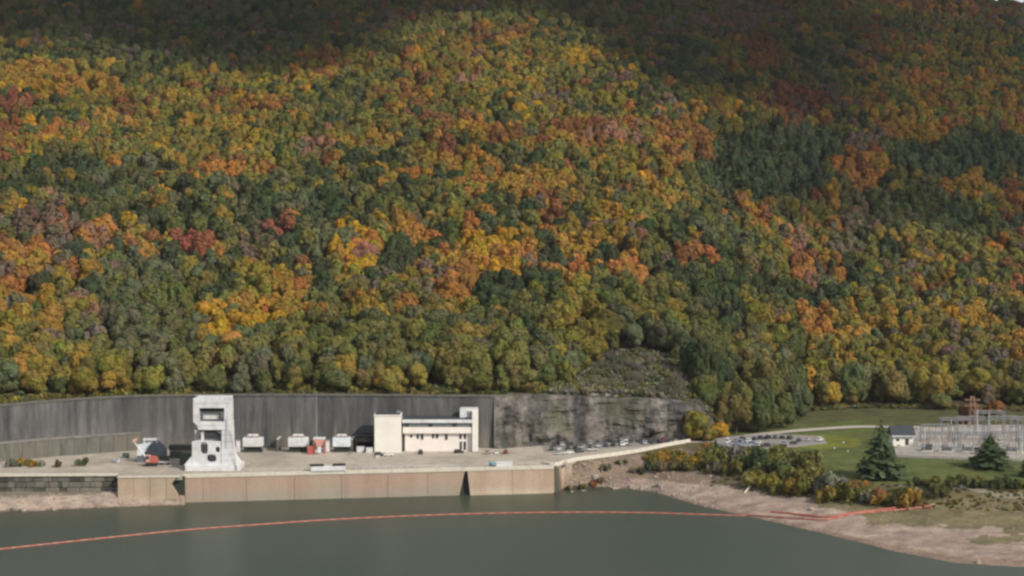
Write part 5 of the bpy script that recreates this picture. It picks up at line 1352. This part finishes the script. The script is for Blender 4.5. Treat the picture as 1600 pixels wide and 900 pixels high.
# individually placed trees and shrubs
def at_tree(px, py_base, sp, wpx, hpx, label, **kw):
    p = atg(px, py_base); m_ = p.y / F
    return add_tree(p.x, p.y, p.z - .3, sp, wpx * m_ / 2, hpx * m_, label, **kw)
at_tree(1376, 747, 'pine', 82, 92, 'big dark blue-green conifer standing alone on the lawn', name='conifer', group='lone conifers on the grass')
at_tree(1547, 731, 'pine', 76, 56, 'broad dark conifer standing before the substation fence', name='conifer', group='lone conifers on the grass')
at_tree(1606, 745, 'pine', 34, 40, 'small dark conifer cut by the right edge below the substation', name='conifer', group='lone conifers on the grass')
for px, py, sp, wd, h, txt in ((1086, 690, 'lime', 46, 54, 'bright yellow-green tree at the car park end of the rock face'), (1122, 684, 'gold', 40, 26, 'low golden tree beside the lawnside car park'), (1107, 682, 'lime', 26, 26, 'small yellow-green tree between the rock face and the golden tree'),
        (1150, 678, 'olive', 56, 84, 'olive tree behind the golden tree at the lawnside car park'), (1185, 674, 'green', 64, 92, 'tall mid green tree at the corner of the lawnside car park'), (1222, 668, 'green', 50, 60, 'rounded mid green tree at the upper edge of the lawn'), (1165, 672, 'amber', 22, 34, 'narrow amber tree between two green ones behind the car park'),
        (1245, 655, 'grey', 44, 60, 'grey green tree on the lawn edge nearest the big wood'), (1128, 668, 'olive', 40, 66, 'olive tree on the bank above the rock face end'), (1205, 655, 'olive', 50, 70, 'broad olive tree behind the lawnside car park'), (1196, 652, 'olive', 62, 104, 'huge olive crown rising behind the lawnside car park'), (1234, 648, 'green', 58, 92, 'huge mid green crown at the far left corner of the lawn'), (1340, 634, 'grey', 56, 74, 'big grey green tree at the back edge of the lawn'), (1395, 634, 'olive', 60, 66, 'big olive tree behind the big lawn conifer'), (1458, 636, 'lime', 64, 80, 'big yellow-green tree at the wood edge behind the control house'),
        (1470, 640, 'olive', 34, 26, 'small olive tree behind the control house'), (1514, 662, 'rust', 36, 36, 'rust-red tree behind the middle of the substation'), (1556, 650, 'rust', 36, 26, 'low rust-brown tree by the guard rail')):
    at_tree(px, py, sp, wd, h, txt, group='trees round the lawn')
for px, off, sp, wd, h, txt in ((1078, 40, 'deep', 40, 62, 'dark green tree at the upper right edge of the grey slope'), (1096, 30, 'deep', 40, 78, 'tall dark green tree just above the end of the rock face'), (1113, 30, 'deep', 42, 88, 'tallest dark green tree in the stand right of the grey slope'),
        (1131, 34, 'deep', 42, 76, 'dark green tree on the far side of the dark stand'), (1104, 12, 'green', 38, 52, 'mid green tree at the foot of the dark stand'), (1142, 14, 'olive', 44, 62, 'rounded olive tree beside the foot of the dark stand')):
    D_ = float(T(_bk, px)) + off; x = (px - 800) / F * D_; m_ = D_ / F
    add_tree(x, D_, gz(x, D_) - .3, sp, wd * m_ / 2, h * m_, txt, group='dark stand beside the slope')
stem_me = MB().tube((0, 0, -.3), (.05, .02, .6), .06, .03, 5).mesh('stem', 'bark')
def add_bush(p, sp, r, h, label, group, name='shrub'):
    e = local(empty(name, p, label, 'shrub', group)); e.rotation_euler.z = rnd.uniform(0, 6.28)
    c_ = link('foliage', rnd.choice(bushes), e); c_.scale = (r, r, h); c_.color = (*tint(sp, p.x, p.y), 1); st = link('stem', stem_me, e); st.scale = (1, 1, h)
BW = {'scrub': 'pale grey-brown', 'amber': 'amber', 'rust': 'rust brown', 'olive': 'olive', 'orange': 'orange', 'gold': 'golden', 'deep': 'dark green', 'green': 'green', 'twig': 'brown twiggy', 'lime': 'yellow-green', 'grey': 'grey green', 'mauve': 'mauve brown'}
bl = []
def bank_line(px0, px1, y0, y1, n_, mixd, wd, spread):
    for i in range(n_):
        u = (i + rnd.random()) / n_; px = px0 + (px1 - px0) * u; py = y0 + (y1 - y0) * u + rnd.uniform(-spread, spread)
        ks = list(mixd); sp = rnd.choices(ks, [mixd[k_] for k_ in ks])[0]; bl.append((px, py, sp, wd * rnd.uniform(.75, 1.3)))
bank_line(1015, 1110, 722, 728, 22, {'gold': 2, 'amber': 2, 'lime': 2, 'rust': 1, 'olive': 2}, 16, 7)
bank_line(1010, 1130, 733, 738, 18, {'deep': 2, 'olive': 3, 'twig': 2}, 14, 4)
bank_line(1105, 1230, 718, 738, 24, {'olive': 5, 'amber': .8, 'lime': 1, 'green': 3}, 20, 7)
bank_line(1110, 1300, 728, 762, 26, {'amber': .8, 'olive': 5, 'deep': 1, 'rust': .3, 'green': 2, 'scrub': 1}, 24, 9)
bank_line(1170, 1420, 762, 788, 28, {'amber': 1.8, 'rust': .6, 'lime': 2, 'olive': 4, 'scrub': 1, 'deep': .6}, 22, 8)
bank_line(1215, 1275, 722, 735, 7, {'olive': 2, 'grey': 2}, 26, 8)
bank_line(1420, 1620, 772, 780, 20, {'deep': 2, 'green': 2, 'olive': 2}, 17, 5)
bank_line(872, 1010, 746, 736, 14, {'olive': 2, 'twig': 2, 'deep': 1, 'rust': .5}, 9, 5)
bank_line(8, 64, 729, 728, 7, {'amber': 1, 'scrub': 2, 'olive': 2}, 13, 2)
bank_line(84, 152, 730, 728, 3, {'grey': 2, 'deep': 1}, 9, 1)
bl = [b_ for b_ in bl if -10 < b_[0] < 1612]
binb = {}
for i, (px, py, sp, wd) in enumerate(bl):
    if px < 200: lm = 'on the deck before the bench wall'
    else:
        lm = 'below ' + next((t_ for a, b_, t_ in LM if a <= px < b_), LM[-1][2])
    binb.setdefault((sp, lm), []).append((px, i))
labb = {}
for (sp, lm), L in binb.items():
    L.sort()
    for k_, (_, i) in enumerate(L): labb[i] = '%s shrub %s%s' % (BW[sp], lm, '' if len(L) == 1 else ', %s from left' % ORD[min(k_, 34)])
for i, (px, py, sp, wd) in enumerate(bl):
    p = atz(px, py, QZ) if px < 200 else atg(px, py)
    if 865 < px < 1100 and p.y > float(T(_tp, px)) - 5:
        D_ = float(T(_tp, px)) - rnd.uniform(5, 9); p = Vector(((px - 800) / F * D_, D_, 0)); p.z = gz(p.x, D_)
    m_ = p.y / F
    add_bush(p, sp, wd * m_ * .62, wd * m_ * rnd.uniform(.7, 1.05), labb[i], 'shrubs on the lake bank')
# shrubs and bare trees on the grey slope
sl_ = []
for i in range(70):
    px = rnd.uniform(880, 1105); D_ = float(T(_bk, px)) + rnd.uniform(9, 66); x = (px - 800) / F * D_
    if D_ - float(T(_bk, px)) > float(T(_fe, px)) + 6: continue
    sl_.append((px, D_, x, i))
sl_.sort(); cntr = {}
for px, D_, x, i in sl_:
    lm = next((t_ for a, b_, t_ in LM if a <= px < b_), LM[-1][2]); p = Vector((x, D_, gz(x, D_)))
    tw = i % 3 != 0; hh = 'lower part' if D_ - T(_bk, px) < 24 else 'middle' if D_ - T(_bk, px) < 44 else 'upper part'
    key = (tw, lm, hh); k_ = cntr.get(key, 0); cntr[key] = k_ + 1
    lb = '%s above %s, %s, %s from left' % ('leafless grey slope bush' if tw else 'low olive slope bush', lm, hh, ORD[k_])
    if tw: add_tree(p.x, p.y, p.z, 'scrub', rnd.uniform(2.4, 4.2), rnd.uniform(4, 6.5), lb, name='bare_shrub', group='bushes on the grey slope', cat='shrub', twiggy=True)
    else: add_bush(p, rnd.choice(['olive', 'grey', 'deep']), rnd.uniform(2, 3.2), rnd.uniform(2, 3.2), lb, 'bushes on the grey slope')
# fringe of low brush along the top of the wall and over the rock face: uncountable, one object
fr = []
for _ in range(900):
    px = rnd.uniform(-120, 1110); D_ = float(T(_bk, px)) + 4.5 + rnd.random() ** 1.3 * 12; fr.append((px, D_, rnd.uniform(1.2, 2.9)))
for _ in range(1100):
    px = rnd.uniform(865, 1112); D_ = float(T(_bk, px)) + 5 + rnd.random() * min(64, float(T(_fe, px)) + 8); fr.append((px, D_, rnd.uniform(1.0, 2.6)))
for _ in range(260):
    px = rnd.uniform(1240, 1640); D_ = float(T(_bk, px)) + rnd.uniform(-3, 6); fr.append((px, D_, rnd.uniform(1.0, 2.4)))
for _ in range(420):
    px = rnd.uniform(1110, 1640); a, b_ = float(T(_md, px)), float(T(_tp, px)); fr.append((px, a + (b_ - a) * rnd.uniform(-.1, 1), rnd.uniform(.4, 1.1)))

# ------------------------------------------------------------------ instanced masses
def proto_coll(name, meshes):
    c_ = bpy.data.collections.new(name)
    for k_, m_ in enumerate(meshes):
        c_.objects.link(bpy.data.objects.new('%s_%02d' % (name, k_), m_))
    return c_
def mass(name, label, cat, pts, scl, rot, var, tints, coll):
    me_ = bpy.data.meshes.new(name); me_.from_pydata(pts, [], [])
    for nm, ty, data, fld in (('scl', 'FLOAT_VECTOR', scl, 'vector'), ('rot', 'FLOAT_VECTOR', rot, 'vector'), ('tint', 'FLOAT_COLOR', tints, 'color'), ('var', 'INT', var, 'value')):
        a = me_.attributes.new(nm, ty, 'POINT'); a.data.foreach_set(fld, np.array(data, np.float32 if ty != 'INT' else np.int32).ravel())
    o = link(name, me_); tag(o, label, cat, kind='stuff')
    g_ = bpy.data.node_groups.new(name, 'GeometryNodeTree')
    g_.interface.new_socket('Geometry', in_out='INPUT', socket_type='NodeSocketGeometry'); g_.interface.new_socket('Geometry', in_out='OUTPUT', socket_type='NodeSocketGeometry')
    gi_ = g_.nodes.new('NodeGroupInput'); go = g_.nodes.new('NodeGroupOutput'); ip = g_.nodes.new('GeometryNodeInstanceOnPoints'); ci = g_.nodes.new('GeometryNodeCollectionInfo')
    ci.inputs['Collection'].default_value = coll; ci.inputs['Separate Children'].default_value = True; ci.inputs['Reset Children'].default_value = True
    ip.inputs['Pick Instance'].default_value = True
    def na(nm, ty):
        q = g_.nodes.new('GeometryNodeInputNamedAttribute'); q.data_type = ty; q.inputs['Name'].default_value = nm; return q.outputs[0]
    L = g_.links.new
    L(gi_.outputs[0], ip.inputs['Points']); L(ci.outputs[0], ip.inputs['Instance']); L(na('var', 'INT'), ip.inputs['Instance Index'])
    L(na('rot', 'FLOAT_VECTOR'), ip.inputs['Rotation']); L(na('scl', 'FLOAT_VECTOR'), ip.inputs['Scale']); L(ip.outputs[0], go.inputs[0])
    md_ = o.modifiers.new('scatter', 'NODES'); md_.node_group = g_
    return o
rest = [t_ for i, t_ in enumerate(trees) if i not in chosen]
cb_ = proto_coll('far_broadleaf', far_crowns); cp_ = proto_coll('far_conifer', far_pines)
A, B_ = [], []
for t_ in rest:
    if t_[3] != 'pine': A.append(t_)
    elif rnd.random() < .45: A.append(t_[:4] + (t_[4] * .8, t_[5] * .95) + t_[6:])
    else: B_.append(t_)
mass('autumn_forest', 'autumn broadleaf forest covering the mountain behind the powerhouse', 'forest', [(t_[0], t_[1], t_[2] + t_[5] * .08) for t_ in A], [(t_[4], t_[4], t_[5] / 1.75) for t_ in A],
     [(rnd.gauss(0, .06), rnd.gauss(0, .06), rnd.uniform(0, 6.28)) for _ in A], [rnd.randrange(8) for _ in A], [(*tint(t_[3], t_[0], t_[1]), 1) for t_ in A], cb_)
mass('conifer_stands', 'dark conifer stands high on the wooded mountainside', 'forest', [(t_[0], t_[1], t_[2]) for t_ in B_], [(t_[4] / .3, t_[4] / .3, t_[5]) for t_ in B_],
     [(0, 0, rnd.uniform(0, 6.28)) for _ in B_], [rnd.randrange(4) for _ in B_], [(*tint('pine', t_[0], t_[1]), 1) for t_ in B_], cp_)
cbu = proto_coll('brush', [bush(700 + i, 160, .13, 'leaf_inst') for i in range(3)])
pts_, scl_, tn_ = [], [], []
for px, D_, r_ in fr:
    x = (px - 800) / F * D_; pts_.append((x, D_, gz(x, D_))); scl_.append((r_, r_, r_ * rnd.uniform(.6, 1.1)))
    sp = rnd.choice(['olive', 'olive', 'grey', 'green', 'lime']) if px < 860 else rnd.choice(['olive', 'scrub', 'green', 'lime', 'olive']) if px > 1112 else rnd.choice(['grey', 'scrub', 'scrub', 'scrub', 'olive'])
    tn_.append((*tint(sp, x, D_), 1))
mass('undergrowth', 'low brush along the wall top, slope and lake bank', 'undergrowth', pts_, scl_, [(0, 0, rnd.uniform(0, 6.28)) for _ in fr], [rnd.randrange(3) for _ in fr], tn_, cbu)

# ------------------------------------------------------------------ unseen clouds shaped to shade the upper mountain, with a dimming veil added at right
_cb = tab([(-600, 62), (0, 72), (100, 76), (200, 92), (330, 124), (450, 122), (560, 100), (640, 58), (720, 30), (800, 20), (870, 32), (930, 80), (975, 125), (1060, 165), (1200, 186), (1330, 184), (1370, 140), (1430, 100), (1500, 70), (1600, 60), (2200, 60)])
CH = 950.0
cx_ = np.arange(-900, 2000, 26.0); cy_ = np.arange(500, 2600, 26.0)
CX, CY = np.meshgrid(cx_, cy_)
# follow the sun's ray down to the slope
hx, hy, hzv = CX.copy(), CY.copy(), np.full(CX.shape, CH)
k1 = 0.0
lo = np.zeros(CX.shape); hi = np.full(CX.shape, 2600.0)
for _ in range(30):
    mid = (lo + hi) / 2
    x = CX - SUN.x * mid; y = CY - SUN.y * mid; z = CH - SUN.z * mid
    above = z > tz_pd(800 + F * x / np.maximum(y, 50), y)
    lo = np.where(above, mid, lo); hi = np.where(above, hi, mid)
x = CX - SUN.x * lo; y = CY - SUN.y * lo; z = CH - SUN.z * lo
dzv = z + 10 - CZ; fw = y * cp - dzv * sp_; pxm = 800 + F * x / fw; pym = 450 - F * (y * sp_ + dzv * cp) / fw
nzc = (fbm(CX / 130 + 5, CY / 130 + 2, 4) - .5)
Sv = np.clip((T(_cb, pxm) - pym + nzc * 80) / 58, 0, 1)
Sv = np.where(pxm > 1330, Sv * np.clip(1 - (pxm - 1310) / 200, .3, 1), Sv)
Sv = np.where((pxm > 1250) & (pym < 34), Sv * .45, Sv)
Sv = np.where(pym > 330, 0, Sv)
Sv = np.maximum(Sv, .17 * np.clip((pxm - 1000) / 220 + nzc, 0, 1))  # thin veil added to dim the right side
th = Sv * (70 + 60 * fbm(CX / 90, CY / 90 + 9, 3))
def slab_mesh(name, th, z0):
    act = th > 1.0; nr_, nc_ = th.shape; idt = -np.ones(th.shape, int); vs = []; fs = []
    cell = act[:-1, :-1] & act[1:, :-1] & act[1:, 1:] & act[:-1, 1:]
    need = np.zeros(th.shape, bool)
    for a, b_ in ((0, 0), (1, 0), (1, 1), (0, 1)): need[a:a + nr_ - 1, b_:b_ + nc_ - 1] |= cell
    inner = np.zeros(th.shape, bool)
    pc = np.pad(cell, 1)
    inner = pc[:-1, :-1] & pc[1:, :-1] & pc[:-1, 1:] & pc[1:, 1:]
    top = {}; bot = {}
    for j, i in zip(*np.nonzero(need)):
        if inner[j, i]:
            top[j, i] = len(vs); vs.append((CX[j, i], CY[j, i], z0 + th[j, i] * .8)); bot[j, i] = len(vs); vs.append((CX[j, i], CY[j, i], z0 - th[j, i] * .2))
        else:
            top[j, i] = bot[j, i] = len(vs); vs.append((CX[j, i], CY[j, i], z0))
    for j, i in zip(*np.nonzero(cell)):
        q = [(j, i), (j, i + 1), (j + 1, i + 1), (j + 1, i)]
        for dct, rev in ((top, 0), (bot, 1)):
            f_ = [dct[p] for p in q]; fs.append(tuple(f_[::-1] if rev else f_))
    me_ = bpy.data.meshes.new(name); me_.from_pydata(vs, [], fs); me_.polygons.foreach_set('use_smooth', [True] * len(me_.polygons)); return me_
m = bpy.data.materials.new('cloud'); m.use_nodes = True; n = m.node_tree; n.nodes.remove(n.nodes['Principled BSDF'])
pv = n.nodes.new('ShaderNodeVolumePrincipled'); pv.inputs['Color'].default_value = (.95, .95, .96, 1); pv.inputs['Density'].default_value = .032; pv.inputs['Anisotropy'].default_value = .3
n.links.new(pv.outputs[0], n.nodes['Material Output'].inputs['Volume'])
me_ = slab_mesh('cloud_bank', th, CH); me_.materials.append(m)
tag(link('cloud_bank', me_), 'broken unseen cloud shading the upper mountain slope, with a thin veil added at right', 'cloud', kind='structure')

m = bpy.data.materials.new('haze'); m.use_nodes = True; n = m.node_tree; n.nodes.remove(n.nodes['Principled BSDF'])
pv = n.nodes.new('ShaderNodeVolumePrincipled'); pv.inputs['Color'].default_value = (.91, .93, .95, 1); pv.inputs['Density'].default_value = HAZE; pv.inputs['Anisotropy'].default_value = .2
n.links.new(pv.outputs[0], n.nodes['Material Output'].inputs['Volume'])
o = MB().box(-6100, 6100, -6100, 6100, -21, 520).build('haze', None); o.data.materials.append(m); o['kind'] = 'stuff'; o['label'] = 'thin pale autumn haze over lake and mountain'

for o in bpy.data.objects:
    if '_local' in o: del o['_local']
